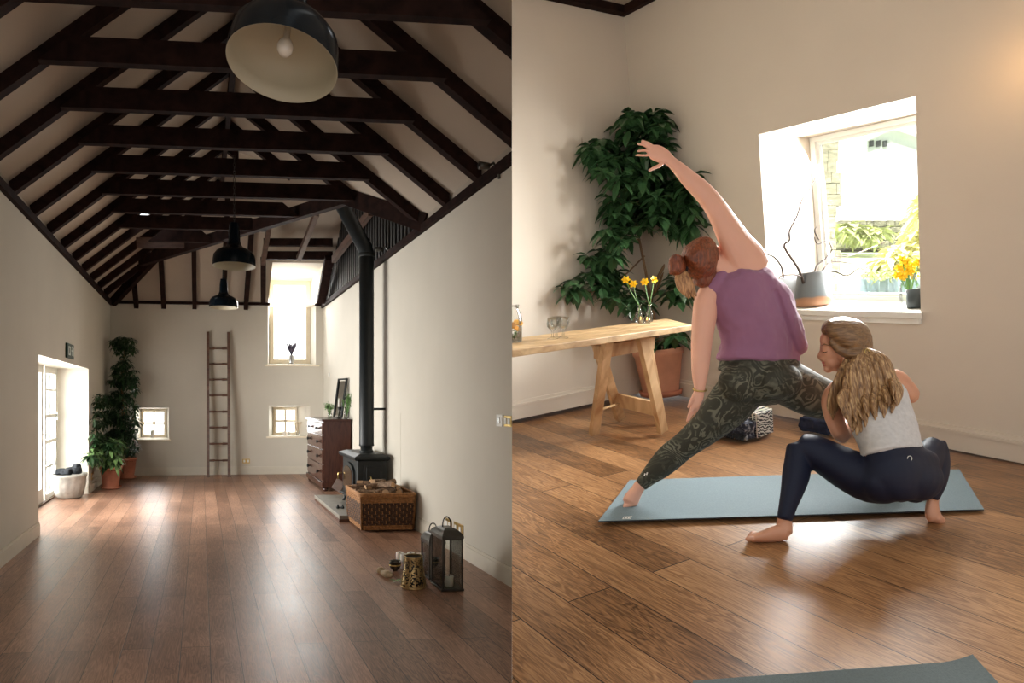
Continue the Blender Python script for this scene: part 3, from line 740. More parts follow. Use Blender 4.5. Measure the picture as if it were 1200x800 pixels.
hallpot('potted_tree', 'tall dark leafy plant in a terracotta pot in the far left corner', 148, 560, .19, .14, .38,
        [(147, 406, 12, 12), (140, 399, 8, 6), (146, 431, 13, 10), (144, 450, 17, 15), (140, 475, 20, 16), (146, 498, 17, 16), (137, 515, 15, 13), (118, 470, 8, 9), (119, 490, 9, 10), (152, 520, 9, 12), (115, 512, 8, 10)],
        .115, .24, 'leaf', [[(148, 545, 0), (147, 500, -.05), (143, 450, 0), (146, 405, 0)], [(146, 545, 0), (150, 515, 0), (156, 490, -.1)]], 1, [[(145, 545, .05), (142, 420, .05)]])
hallpot('potted_plant', 'lower bushy plant with light green leaves in the front terracotta pot', 130, 572, .175, .125, .36,
        [(121, 525, 11, 9), (112, 533, 8, 7), (127, 538, 11, 8), (134, 522, 7, 8)], .17, .22, 'leaf', [[(130, 552, 0), (125, 535, -.05), (116, 530, -.1)], [(131, 552, 0), (132, 525, 0)]], .6, matl='leaf2')
# ---- basin with rolled black fabric
a, b = LG(81.5, 583); o = L(a, b, 0)
r = thing('stone_basin', o, 'whitewashed ribbed basin on the floor in the door opening', 'basin')
MB().lathe(o, [(.15, 0), (.185, .03), (.225, .2), (.235, .31), (.25, .33), (.25, .37), (.215, .37), (.2, .30), (.15, .26)], 48, fn=lambda t, z: 1+(.035*math.cos(t*14) if .02 < z < .31 else 0)).build('bowl', M['concrete'], r, smooth=True)
rn = random.Random(4)
for i, (x, y, z, l, ang, lab) in enumerate(((-.13, -.02, .40, .13, .3, 'leftmost black rolled cloth in the whitewashed basin'), (0, -.09, .40, .14, -.2, 'front middle black rolled cloth in the whitewashed basin'), (.13, -.02, .42, .12, .9, 'rightmost black rolled cloth in the whitewashed basin'), (-.03, .08, .41, .14, .5, 'black rolled cloth at the back of the whitewashed basin'), (.08, .06, .47, .11, -.5, 'black rolled cloth topmost in the whitewashed basin'))):
    d = V((math.cos(ang), math.sin(ang), .05)); c = o+V((x, y, z))
    m = MB().tube([c-d*l*.5, c-d*l*.48, c-d*l*.2, c+d*l*.2, c+d*l*.48, c+d*l*.5], [.02, .048, .055, .052, .05, .02], 14)
    tag(m.build('rolled_cloth', M['fabdark'], remesh=.008, sm=2, disp=(.03, .05)), lab, 'cloth', 'rolled cloths in the basin')
# ---- lavender on the tall window sill, things on the small sills
def sill_pt(u, v, d=.2):
    a, z = LW(u, v, BB+d); return L(a, BB+d, z)
o = sill_pt(341.5, 426, .12)
r = thing('lavender_vase', o, 'small pale vase of dried lavender on the tall window sill', 'vase')
MB().lathe(o, [(.05, 0), (.055, .02), (.06, .1), (.045, .15), (.05, .17), (.03, .17)], 20).build('vase', M['steel'], r, smooth=True)
m = MB(); rn = random.Random(5)
for i in range(46):
    d = V((rn.uniform(-.38, .38), rn.uniform(-.3, .3), 1)); p0 = o+V((0, 0, .15)); p1 = p0+d*rn.uniform(.17, .3)
    m.tube([p0, p1], .003, 4); m.tube([p0+(p1-p0)*.5, p0+(p1-p0)*.75, p1], [.006, .012, .004], 5)
m.build('lavender', M['lav'], r)
o = sill_pt(178.5, 512.5, .2)
tag(MB().lathe(o, [(.035, 0), (.035, .1), (.03, .14), (.012, .15)], 16).build('candle_jar', M['wax'], smooth=True), 'small jar standing on the left low window sill', 'jar')
o = sill_pt(349, 510, .22); r = thing('sprig_jar', o, 'sprig of pale flowers in a jar on the right low window sill', 'vase')
MB().lathe(o, [(.03, 0), (.035, .07), (.025, .09), (.028, .1)], 14).build('jar', M['glass'], r, smooth=True)
m = MB(); rn = random.Random(9)
for i in range(16):
    d = V((rn.uniform(-.4, .4), rn.uniform(-.2, .2), 1)); p0 = o+V((0, 0, .03)); m.tube([p0, p0+d*.22], .003, 4); m.ell(p0+d*.23, .016, seg=6, rings=4)
m.build('sprig', M['shell'], r)
for x, lab in ((333, 'left'), (338, 'right')):
    o = sill_pt(x, 510, .24); tag(MB().lathe(o, [(.03, 0), (.03, .07), (.02, .09)], 12).build('candle_jar', M['wax'], smooth=True), lab+' of two little jars on the right low window sill', 'jar')
# ---- chest of drawers
y0 = F*1.5/(576-469); ax0 = (378-236)/F*y0/KA; b0 = y0-K*ax0; b1 = 11.12; ax1 = AR-.03; zt = 1.19
r = thing('chest_of_drawers', L((ax0+ax1)/2, (b0+b1)/2, 0), 'tall dark mahogany chest of drawers against the right wall', 'chest of drawers')
MB().box(L, ax0+.02, ax1, b0+.02, b1-.02, .12, zt-.035).build('body', M['mahog'], r)
MB().box(L, ax0-.02, ax1, b0-.02, b1+.02, zt-.035, zt).build('top', M['mahog'], r, bevel=.008)
MB().box(L, ax0-.01, ax1, b0, b1, .06, .15).build('plinth', M['mahog'], r, bevel=.006)
for (aa, bb_) in ((ax0+.06, b0+.06), (ax0+.06, b1-.06), (ax1-.07, b0+.06), (ax1-.07, b1-.06)):
    MB().lathe(L(aa, bb_, 0), [(.03, 0), (.045, .02), (.045, .045), (.03, .062)], 16).build('foot', M['mahog'], r, smooth=True)
zz = [.17, .44, .69, .93, 1.13]
for i in range(4):
    spans = [(b0+.06, b1-.06)] if i < 3 else [(b0+.06, (b0+b1)/2-.01), ((b0+b1)/2+.01, b1-.06)]
    for s0, s1 in spans:
        dr = MB().box(L, ax0+.002, ax0+.022, s0, s1, zz[i]+.01, zz[i+1]-.012).build('drawer', M['mahogf'], r, bevel=.005)
        ks = (s0+.16*(s1-s0)+.02, s1-.16*(s1-s0)-.02) if i < 3 else ((s0+s1)/2,)
        for kb in ks:
            c = L(ax0+.002, kb, (zz[i]+zz[i+1])/2)
            MB().lathe(c, [(.014, 0), (.012, .015), (.032, .028), (.034, .04), (.018, .052), (0, .053)], 14, ax=V((-1, -K, 0))).build('knob', M['iron'], dr, smooth=True)
# things on the chest
def ontop(u, b, z=zt): 
    a = (u-236)*b/(F*KA-K*(u-236)); return L(a, b, z)
r = thing('leaning_mirror', ontop(401, 10.6), 'dark framed mirror leaning on the wall on top of the chest', 'mirror')
q0 = ontop(391.5, 10.35); q1 = ontop(402, 9.95)
x0, x1 = 391.5, 403
def mir(s, t, d): # s 0..1 across, t 0..1 up
    lo = P(391+10.5*s, 489.5+.2*s, 10.3-.25*s); hi = P(397+11*s, 444-.5*s, 10.35-.27*s)
    return lo.lerp(hi, t)+V((-.5, -.8, .2)).normalized()*d
lo = P(392, 490, 10.8)
mm = lambda x, y, z: mir(x, z, y)
zlow = 0
fr = MB()
for q in ((0, 1, 0, .03), (0, 1, .97, 1), (0, .1, .03, .97), (.84, 1, .03, .97)): fr.box(mm, q[0], q[1], 0, .03, q[2], q[3])
fr.build('frame', M['iron'], r); MB().box(mm, .1, .9, .005, .012, .06, .94).build('mirror_glass', M['picture'], r)
def vase(u, b, hh_, rad, name, label, fol, mat='glass', folm='leaf', spread=.5, n=14, seed=1):
    o = ontop(u, b); r = thing(name, o, label, 'vase')
    MB().lathe(o, [(rad*.7, 0), (rad, .02), (rad, hh_*.6), (rad*.6, hh_*.85), (rad*.75, hh_), (rad*.6, hh_), (rad*.5, hh_*.8)], 20).build('vase', M[mat], r, smooth=True)
    m = MB(); rn = random.Random(seed); st = MB()
    for i in range(n):
        d = V((rn.uniform(-spread, spread), rn.uniform(-spread, spread), 1)); p0 = o+V((0, 0, .02)); p1 = p0+d*fol*rn.uniform(.7, 1); st.tube([p0, p1], .004, 4)
        for k in range(3): cluster(m, p0.lerp(p1, .75+.12*k), .06, rn, n=5)
    st.build('stalks', M['green'], r); m.build('leaves', M[folm], r)
    return r
vase(386.5, 10.7, .12, .04, 'glass_vase', 'small glass vase of pale sprigs on the far left of the chest', .26, folm='leaf2', n=8, seed=3)
vase(406, 9.9, .2, .045, 'glass_vase', 'taller glass vase of olive green foliage on the near edge of the chest', .42, folm='leaf2', n=12, spread=.38, seed=6)
o = ontop(397, 9.95); r = thing('candlestick', o, 'slim dark candlestick with a candle standing before the mirror', 'candlestick')
MB().lathe(o, [(.045, 0), (.04, .015), (.012, .04), (.018, .1), (.01, .14), (.025, .19), (.03, .2)], 16).build('stand', M['pewter'], r, smooth=True)
MB().lathe(o, [(.011, .19), (.011, .34), (.003, .35)], 10).build('candle', M['wax'], r, smooth=True)
# ---- hearth, stove, flue
ha, hb0, hb1 = 1.66, 7.24, 8.85
r = thing('hearth_slab', L(2.05, 8, 0), 'grey stone hearth slab under the stove', 'hearth')
MB().box(L, ha, AR-.02, hb0, hb1, 0, .03).build('edging', M['slatee'], r)
MB().box(L, ha, AR-.02, hb0, hb1, .03, .078).build('stone', M['slate'], r, bevel=.006)
sa0, sa1 = 1.98, 2.36; sy0 = F*KA*1.98/(419-236); sb0 = sy0-K*sa0; sb1 = sb0+.80; hz = .078
r = thing('wood_stove', L((sa0+sa1)/2, (sb0+sb1)/2, hz), 'black cast iron wood stove on the hearth slab', 'stove')
MB().box(L, sa0, sa1, sb0, sb1, .2, .72).build('body', M['iron'], r, bevel=.012)
m = MB(); m.box(L, sa0-.05, sa1+.03, sb0-.05, sb1+.05, .735, .765)
m.hexa([L(sa0-.03, sb0-.03, .715), L(sa1+.01, sb0-.03, .715), L(sa1+.01, sb1+.03, .715), L(sa0-.03, sb1+.03, .715), L(sa0-.05, sb0-.05, .735), L(sa1+.03, sb0-.05, .735), L(sa1+.03, sb1+.05, .735), L(sa0-.05, sb1+.05, .735)])
m.hexa([L(sa0-.05, sb0-.05, .765), L(sa1+.03, sb0-.05, .765), L(sa1+.03, sb1+.05, .765), L(sa0-.05, sb1+.05, .765), L(sa0+.04, sb0+.03, .8), L(sa1-.04, sb0+.03, .8), L(sa1-.04, sb1-.03, .8), L(sa0+.04, sb1-.03, .8)])
m.build('top_plate', M['iron'], r, bevel=.004)
def sf(s, d, z): return L(sa0-d, s, z)
bc = (sb0+sb1)/2; hw = .29
dm = MB(); arch = [(bc-hw, .27), (bc+hw, .27)]+[(bc+hw*math.cos(t), .52+.14*math.sin(t)) for t in [PI*i/12 for i in range(13)]]
dm.slab([sf(s, 0, z) for s, z in arch], sf(0, .03, 0)-sf(0, 0, 0)); dr = dm.build('door', M['iron'], r)
gm = MB(); hw2 = .23; arch = [(bc-hw2, .31), (bc+hw2, .31)]+[(bc+hw2*math.cos(t), .50+.11*math.sin(t)) for t in [PI*i/12 for i in range(13)]]
gm.slab([sf(s, .03, z) for s, z in arch], sf(0, .006, 0)-sf(0, 0, 0)); gm.build('door_glass', M['soot'], dr)
MB().tube([sf(sb1-.05, .03, .47), sf(sb1-.05, .08, .47), sf(sb1-.05, .085, .38)], .012).build('door_handle', M['brass'], dr, smooth=True)
def ss(s, d, z): return L(s, sb0-d, z)
m = MB(); m.box(ss, sa0+.08, sa1-.06, 0, .012, .30, .66); pn = m.build('side_door', M['iron'], r, bevel=.006)
m = MB(); m.box(ss, sa0+.11, sa1-.09, .012, .02, .33, .63); m.build('raised_panel', M['iron'], pn, bevel=.004)
MB().tube([ss(sa0+.16, .03, .52), ss(sa0+.17, .045, .47), ss(sa0+.15, .03, .42)], .009).build('side_handle', M['brass'], pn, smooth=True)
MB().box(L, sa0-.07, sa0+.02, sb0+.1, sb1-.1, .2, .225).build('ash_lip', M['iron'], r, bevel=.005)
for aa, bb_ in ((sa0+.03, sb0+.04), (sa0+.03, sb1-.04), (sa1-.03, sb0+.04), (sa1-.03, sb1-.04)):
    o = L(aa, bb_, hz); MB().tube([o+V((-.03, 0, .0)), o+V((-.02, 0, .03)), o+V((0, 0, .08)), o+V((0, 0, .13))], [.022, .018, .024, .035], 10).build('leg', M['iron'], r, smooth=True)
fa, fY = LA(429.5, 8.1)[0], 8.1; fb_ = fY-K*fa; o = L(fa, fb_, .8)
r = thing('flue_pipe', o, 'tall black flue pipe rising from the stove and bending under the roof', 'flue')
MB().lathe(o, [(.095, -.005), (.095, .02), (.082, .025), (.082, .09)], 28).build('collar', M['iron'], r, smooth=True)
zk = 1.5+(469-298)*fY/F
MB().lathe(o, [(.1, .085), (.105, .09), (.1, .12), (.1, zk-.8)], 32).build('lower_pipe', M['flue'], r, smooth=True)
e = P(394, 228, 8.35)
MB().tube([V((o.x, o.y, zk-.03)), V((o.x, o.y, zk+.02)), V((o.x, o.y, zk+.05)).lerp(e, .05), e], [.1, .104, .104, .1], 32).build('angled_pipe', M['flue'], r, smooth=True)
MB().lathe(V((o.x, o.y, zk-.04)), [(.104, 0), (.108, .01), (.108, .04), (.104, .05)], 32).build('bend_ring', M['iron'], r, smooth=True)
zb_ = 1.5-(479-469)*fY/F
MB().beam(V((o.x+.09, o.y, zb_)), L(AR, fb_, zb_), .03, .03).build('wall_bracket', M['iron'], r)
# tile panel behind the stove
m = MB(); tb0, tz0 = LRW(470, 484); tb1, _ = LRW(436, 484)
for i in range(4):
    for j in range(2):
        w_ = (tb1-tb0)/2; h_ = .36
        m.box(lambda s, d, z: L(AR-d, s, z), tb0+j*w_+.012, tb0+(j+1)*w_-.002, 0, .002, tz0-(i+1)*h_+.012, tz0-i*h_)
tag(m.build('tile_panel', M['plaster']), 'pale stone tiles on the right wall behind the stove', 'tiles')
# dustpan leaning by the stove, tool on the slab
o = L(1.86, 8.72, .078)
m = MB().slab([P(388.5, 571, 8.95), P(398, 578, 8.75), P(404, 566, 8.95), P(395, 560, 9.15)], (.01, -.03, .01))
tag(m.build('metal_panel', M['timber2'], bevel=.003), 'brown metal sheet leaning between the chest and the stove', 'panel')
a, b = LG(398.5, 595.5, .078); o = L(a, b, .078); r = thing('fire_tool', o, 'small dark latch tool lying on the hearth slab', 'tool')
MB().tube([o+V((-.05, 0, .012)), o+V((.05, .02, .012))], .009).build('bar', M['iron'], r, smooth=True)
for dx in (-.03, .035): MB().lathe(o+V((dx, 0, 0)), [(.02, 0), (.022, .02), (.01, .035), (.013, .05), (0, .055)], 12).build('knob', M['iron'], r, smooth=True)
# ---- log basket
ka0, ka1 = 1.79, 2.37; kb0 = 6.82-K*1.79; kb1 = kb0+.62; kh = .43
r = thing('log_basket', L((ka0+ka1)/2, (kb0+kb1)/2, 0), 'square brown wicker basket full of logs beside the hearth', 'basket')
def kf(s, t, z):  # s,t 0..1, slight flare
    g = .02*(z/kh); return L(ka0-g+(ka1-ka0+2*g)*s, kb0-g+(kb1-kb0+2*g)*t, z)
MB().box(kf, .03, .97, .03, .97, .01, .03).build('base', M['wickd'], r)
def side(par, s, z, off):
    x = par % 1
    e = off
    if par < 1: return kf(s, 0, z)+V((0, -e, 0))
    if par < 2: return kf(1, s, z)+V((e, 0, 0))
    if par < 3: return kf(1-s, 1, z)+V((0, e, 0))
    return kf(0, 1-s, z)+V((-e, 0, 0))
wd = MB(); wl = MB(); nst = 15
for sd in range(4):
    rows = 21; z = .02
    for i in range(rows):
        zc = .025+i*.0182; tgt = wl if (i < 3 or i > rows-5) else wd
        pts = [side(sd, k/(nst*2), zc, .007*math.sin(PI*k/2+PI*i*.5+.8)) for k in range(nst*2+1)]
        tgt.tube(pts, .0098, 6)
    for k in range(nst+1):
        wl.tube([side(sd, k/nst, .02, .0), side(sd, k/nst, kh-.01, 0)], .008 if k % nst else .016, 6)
wd.build('weave', M['wickd'], r, smooth=True); wl.build('light_weave', M['wickl'], r, smooth=True)
m = MB()
for dz in (0, .018):
    ring = []
    for sd in range(4): ring += [side(sd, k/10, kh-.02+dz, .005) for k in range(10)]
    m.tube(ring, .016, 8, closed=True)
m.build('rim', M['wickl'], r, smooth=True)
MB().box(kf, .05, .95, .05, .95, .28, .30).build('inner_floor', M['wickd'], r)
rn = random.Random(21)
logs = [(.18, .2, .40, .1), (.2, .55, .40, .5), (.2, .85, .41, -.2), (.45, .25, .41, .7), (.42, .7, .42, .15), (.62, .25, .42, 1.2), (.6, .55, .42, -.5), (.65, .85, .42, .3), (.85, .3, .41, 1.5), (.84, .68, .41, -.9), (.38, .45, .475, .3), (.55, .35, .485, -.7), (.7, .6, .48, .6), (.3, .72, .47, -.2), (.55, .78, .48, 1.0)]
posn = ['front left', 'left middle', 'back left', 'front centre-left', 'back centre-left', 'front centre', 'centre', 'back centre-right', 'front right', 'right middle', 'upper left', 'upper front', 'upper right', 'upper back-left', 'upper back']
for i, (s, t, z, an) in enumerate(logs):
    c = kf(s, t, 0)+V((0, 0, z+.015)); d = V((math.cos(an), math.sin(an), rn.uniform(-.1, .25))).normalized(); l = rn.uniform(.2, .27)
    sx_ = d.cross(V((0, 0, 1))).normalized(); sz = sx_.cross(d); rr = rn.uniform(.036, .05); n = 7; prof = [rn.uniform(.75, 1.15)*rr for _ in range(n)]; t0 = rn.random()*6
    m = MB(); n0 = 0
    for e in (-.5, -.2, .2, .5):
        for k in range(n):
            q = t0+2*PI*k/n; m.v.append(c+d*l*e+(sx_*math.cos(q)+sz*math.sin(q))*prof[k]*(1+rn.uniform(-.06, .06)))
    for e in range(3):
        for k in range(n): j = (k+1) % n; m.f.append((e*n+k, e*n+j, (e+1)*n+j, (e+1)*n+k))
    m.f.append(tuple(range(n))); m.f.append(tuple(range(3*n, 4*n)))
    o = m.build('log', M['log']); me = o.data; me.materials.append(M['logend'])
    for p_ in me.polygons:
        if len(p_.vertices) == n: p_.material_index = 1
    if i % 3 == 1:
        for p_ in me.polygons[:4]: p_.material_index = 1
    tag(o, 'split log lying %s in the wicker basket' % posn[i], 'log', 'logs in the wicker basket')
# ---- lanterns
def lantern(a0, a1, b0, b1, hs, ht, hh_, label):
    r = thing('lantern', L((a0+a1)/2, (b0+b1)/2, 0), label, 'lantern'); w = .011
    m = MB(); m.box(L, a0-.006, a1+.006, b0-.006, b1+.006, 0.004, .022); m.build('base', M['pewter'], r, bevel=.002)
    m = MB()
    for a in (a0, a1-w):
        for b in (b0, b1-w): m.box(L, a, a+w, b, b+w, .02, hs)
    m.box(L, a0, a1, b0, b0+w, hs-w, hs); m.box(L, a0, a1, b1-w, b1, hs-w, hs); m.box(L, a0, a0+w, b0, b1, hs-w, hs); m.box(L, a1-w, a1, b0, b1, hs-w, hs)
    m.build('frame', M['pewter'], r)
    g = MB()
    for q in ((a0+w, a1-w, b0+.004, b0+.007), (a0+w, a1-w, b1-.007, b1-.004), (a0+.004, a0+.007, b0+w, b1-w), (a1-.007, a1-.004, b0+w, b1-w)): g.box(L, *q, .022, hs-w)
    g.build('glass_panes', M['glassd'], r)
    m = MB(); prev = None; am, bm_ = (a0+a1)/2, (b0+b1)/2; hwa, hwb = (a1-a0)/2, (b1-b0)/2
    prof = [(1.06, 0), (1.04, .25), (.92, .55), (.7, .82), (.45, .97), (.42, 1)]
    for i in range(len(prof)-1):
        (s0, t0), (s1, t1) = prof[i], prof[i+1]; z0, z1 = hs+(ht-hs)*t0, hs+(ht-hs)*t1
        m.hexa([L(am-hwa*s0, bm_-hwb*s0, z0), L(am+hwa*s0, bm_-hwb*s0, z0), L(am+hwa*s0, bm_+hwb*s0, z0), L(am-hwa*s0, bm_+hwb*s0, z0), L(am-hwa*s1, bm_-hwb*s1, z1), L(am+hwa*s1, bm_-hwb*s1, z1), L(am+hwa*s1, bm_+hwb*s1, z1), L(am-hwa*s1, bm_+hwb*s1, z1)])
    m.build('roof', M['pewter'], r)
    c = L(am, bm_, ht); m = MB()
    m.tube([c+V((.03*math.cos(t)*1.1, 0, .012+(hh_-ht)*.98*max(0, math.sin(t)) if 0 < t < PI else 0)) for t in [PI*i/12 for i in range(13)]], .005, 8)
    m.build('handle', M['iron'], r, smooth=True)
    return r
la0 = 1.842; lb0 = 4.68-K*1.842
lantern(la0, la0+.165, lb0, lb0+.235, .415, .485, .555, 'larger pewter and glass lantern at the front with a white candle inside')
c = L(la0+.09, lb0+.09, .022); r = thing('pillar_candle', c, 'white pillar candle standing inside the larger lantern', 'candle', None)
MB().lathe(c, [(.036, 0), (.036, .075), (.031, .08), (.024, .073), (0, .072)], 24).build('wax', M['wax'], r, smooth=True)
MB().tube([c+V((0, 0, .07)), c+V((.003, 0, .09))], .002, 5).build('wick', M['iron'], r)
lantern(1.855, 1.99, 4.80+.02+.01, 5.02, .30, .385, .445, 'smaller pewter and glass lantern tucked behind the larger one')
# tall white candle beside
def candle(u, v, rad, h, label, hollow=.012, grp='white candles by the lanterns'):
    a, b = LG(u, v); c = L(a, b, 0); r = thing('pillar_candle', c, label, 'candle', grp)
    MB().lathe(c, [(rad, 0), (rad, h-.004), (rad*.93, h), (rad*.6, h-.002), (rad*.45, h-hollow), (0, h-hollow)], 24).build('wax', M['wax'], r, smooth=True)
    MB().tube([c+V((0, 0, h-hollow-.002)), c+V((.002, 0, h-.001))], .0035, 5).build('wick', M['iron'], r)
candle(499.5, 669, .03, .29, 'tallest white candle, close to the left side of the small lantern')
candle(468.5, 661.5, .036, .115, 'leftmost short white candle behind the pierced lamp')
candle(474, 665, .037, .12, 'front short white candle behind the pierced lamp')
candle(481.5, 661, .034, .11, 'short white candle at the back behind the pierced lamp')
candle(491, 663.5, .036, .115, 'rightmost short white candle beside the small lantern')
# pierced lamp
a, b = LG(484.7, 686.5); c = L(a, b, 0)
r = thing('pierced_lamp', c, 'gold pierced metal tea light holder on the floor left of the lanterns', 'candle holder')
def pierced(prof, mat, name):
    bm = bmesh.new(); seg, rows = 64, 26; vs = []
    def rad(t):
        for (r0, z0), (r1, z1) in zip(prof, prof[1:]):
            if z0 <= t <= z1: return r0+(r1-r0)*(t-z0)/(z1-z0)
        return prof[-1][0]
    hmax = prof[-1][1]
    for j in range(rows+1):
        z = hmax*j/rows; vs.append([bm.verts.new(V((rad(z)*math.cos(2*PI*(i+.5*(j % 2))/seg), rad(z)*math.sin(2*PI*(i+.5*(j % 2))/seg), z))) for i in range(seg)])
    rn = random.Random(3)
    for j in range(rows):
        for i in range(seg):
            if 1 < j < rows-2 and rn.random() < .42: continue
            k = (i+1) % seg; bm.faces.new((vs[j][i], vs[j][k], vs[j+1][k], vs[j+1][i]))
    me = bpy.data.meshes.new(name); bm.to_mesh(me); bm.free(); me.materials.append(M[mat])
    o = bpy.data.objects.new(name, me); COL.objects.link(o); o.parent = r
    s = o.modifiers.new('s', 'SOLIDIFY'); s.thickness = .004
    return o
pierced([(.104, 0), (.102, .03), (.09, .1), (.076, .18), (.074, .245)], 'gold', 'pierced_shell')
MB().lathe(c, [(.105, 0), (.107, .006), (.103, .012)], 40).build('bottom_rim', M['gold'], r, smooth=True)
MB().lathe(c, [(.092, .002), (.08, .09), (.066, .17), (.064, .235), (0, .2)], 32).build('inner_lining', M['iron'], r, smooth=True)
# bowl, shells, leaf
a, b = LG(463, 668.5); c = L(a, b, 0); r = thing('bowl', c, 'small dark bronze bowl on the floor left of the pierced lamp', 'bowl')
MB().lathe(c, [(.022, 0), (.024, .008), (.045, .03), (.055, .055), (.05, .08), (.054, .085), (.049, .082), (.045, .055), (.02, .015), (0, .012)], 28).build('bowl_body', M['pewter'], r, smooth=True)
MB().lathe(c, [(.0535, .05), (.0558, .055), (.0535, .062)], 28).build('brass_band', M['brass'], r, smooth=True)
def shell(u, v, ln, rad, ang, label):
    a, b = LG(u, v); c = L(a, b, rad*.8); d = V((math.cos(ang), math.sin(ang), 0)); m = MB()
    pts = [c+d*ln*(t-.5) for t in [i/10 for i in range(11)]]
    m.tube(pts, [max(.003, rad*math.sin(PI*(.12+.8*t))**.7*(1+.12*math.cos(t*40))) for t in [i/10 for i in range(11)]], 12)
    tag(m.build('seashell', M['shell'], smooth=True), label, 'shell')
shell(446, 671, .07, .028, .4, 'smaller pale seashell, farthest left on the floor')
shell(453.5, 676, .12, .032, -.7, 'longer pale seashell on the floor below the bronze bowl')
a, b = LG(462, 682); c = L(a, b, .01); m = MB()
for q in range(4): leaf(m, c+V((.01*q, -.01*q, .004*q)), V((math.cos(q*1.7-.8), math.sin(q*1.7-.8)*.6, .12)), .07, .03, .1)
tag(m.build('fallen_leaf', M['leaf2']), 'dry green leaf sprig lying left of the pierced lamp', 'leaf')
# =========================================================== THE STUDIO (right)
def Rp(o, x, y, z): return o+RXD*x+RYD*y+N*z
# floor, boards parallel to the window wall (towards VP ~ (140,334))
pdir = (-ray(118, 342-.0557*118)).normalized(); pdir = (pdir-N*pdir.dot(N)).normalized(); pside = N.cross(pdir).normalized()
uvR = lambda c: ((c-EYE).dot(pdir)+40.6, (c-EYE).dot(pside)+1.44+.222*200)
o0 = CORN
fl = [RF(600, 492)-RXD*.5, CORN+(CORN-W2A).normalized()*.6+RXD*0, CORN+RXD*4.2+(CORN-W2A).normalized()*.6, CORN+RXD*4.2-(CORN-W2A).normalized()*7, RF(600, 492)-RXD*.5-(CORN-W2A).normalized()*7]
struct(MB().slab([W2A-(CORN-W2A)*.6-N2*.4, CORN-N2*.4-N1*.4, CORN+RXD*4.4-N1*.4, CORN+RXD*4.4+(W2A-CORN).normalized()*7, W2A+(W2A-CORN).normalized()*6], -N*.1).build('floor', M['floorR'], clip=-1, uv=uvR))
HC = 3.3
T2 = W2(742, 10)
hc = (T2-CORN).dot(UP)
D2 = (W2A-CORN).normalized()
# table wall
m = MB().slab([CORN-N2*0, CORN+D2*3.4, CORN+D2*3.4+UP*(hc+.4), CORN+UP*(hc+.4)], -N2*.25); struct(m.build('wall_table_side', M['plaster_r'], clip=-1))
# window wall with its deep opening
HF = [W1(889, 361.5), W1(1079, 366), W1(1073, 112.7), W1(889, 157.5)]
dpt = -.40
HBK = [W1(965, 351, dpt), W1(1093, 354, dpt), W1(1090, 132, dpt), W1(951.4, 162, dpt)]
HF[0] = W1(902, 361.8)
O4 = [CORN-D2*.0, CORN+RXD*4.2, CORN+RXD*4.2+UP*(hc+.4), CORN+UP*(hc+.4)]
m = MB()
for i in range(4):
    j = (i+1) % 4
    m.poly([O4[i], O4[j], HF[j], HF[i]]); m.poly([O4[i]-N1*.4, O4[j]-N1*.4, HBK[j], HBK[i]]); m.poly([HF[i], HF[j], HBK[j], HBK[i]]); m.poly([O4[i], O4[j], O4[j]-N1*.4, O4[i]-N1*.4])
wl_ = struct(m.build('wall_window_side', M['plaster_r']))
# ceiling and dark timber plates
m = MB().slab([CORN+UP*hc-N1*.2-N2*.2, CORN+RXD*4.2+UP*hc-N1*.2, CORN+RXD*4.2+UP*hc+D2*4.3, CORN+UP*hc+D2*4.3-N2*.2], UP*.1)
struct(m.build('ceiling', M['ceil'], clip=-1))
m = MB().slab([CORN+UP*(hc-.0), CORN+UP*(hc-.09), CORN+D2*3.3+UP*(hc-.09), CORN+D2*3.3+UP*hc], N2*.06); struct(m.build('trim_9', M['timber'], clip=-1))
m = MB().slab([CORN+UP*(hc-.0), CORN+UP*(hc-.09), CORN+RXD*4+UP*(hc-.09), CORN+RXD*4+UP*hc], N1*.06); struct(m.build('trim_10', M['timber']))
def rbase(name, p, d, ln, n):
    m = MB()
    for z0, z1, dd in ((0, .105, .02), (.105, .125, .026), (.125, .15, .012)):
        m.slab([p+UP*z0, p+UP*z1, p+d*ln+UP*z1, p+d*ln+UP*z0], n*dd)
    struct(m.build(name, M['plaster_r'], clip=-1))
rbase('baseboard_table_side', CORN, D2, 3.3, N2); rbase('baseboard_window_side', CORN, RXD, 4.1, N1)
# window frame, glass, sill
def quadring(A, wpx, d0, d1):
    """ring inside a world quad A; returns MB box ring"""
    c = sum(A, V((0, 0, 0)))/4; m = MB(); B = []
    e = [(A[1]-A[0]).normalized(), (A[2]-A[1]).normalized()]
    ins = [A[0]+e[0]*wpx+UP*wpx, A[1]-e[0]*wpx+UP*wpx, A[2]-e[0]*wpx-UP*wpx, A[3]+e[0]*wpx-UP*wpx]
    for i in range(4):
        j = (i+1) % 4
        m.hexa([A[i]+N1*d0, A[j]+N1*d0, ins[j]+N1*d0, ins[i]+N1*d0, A[i]+N1*d1, A[j]+N1*d1, ins[j]+N1*d1, ins[i]+N1*d1])
    return m, ins
m, ins = quadring(HBK, .035, -.03, .03); wf = struct(m.build('window_7', M['white']))
m, ins2 = quadring(ins, .022, -.02, .012); struct(m.build('window_8', M['white']))
MB().slab(ins2, N1*.006).build('pane', M['pane'], wf)
m = MB(); sl0 = W1(880, 361.5); A = W1(1084, 366.5)
m.hexa([HF[0]-RXD*.12-UP*.035+N1*.04, A-UP*.035+N1*.04, HBK[1]-UP*.035-N1*.0, HBK[0]-UP*.035, HF[0]-RXD*.12+N1*.04+UP*.004, A+N1*.04+UP*.004, HBK[1]+UP*.006, HBK[0]+UP*.006])
struct(m.build('trim_11', M['white'], bevel=.003))
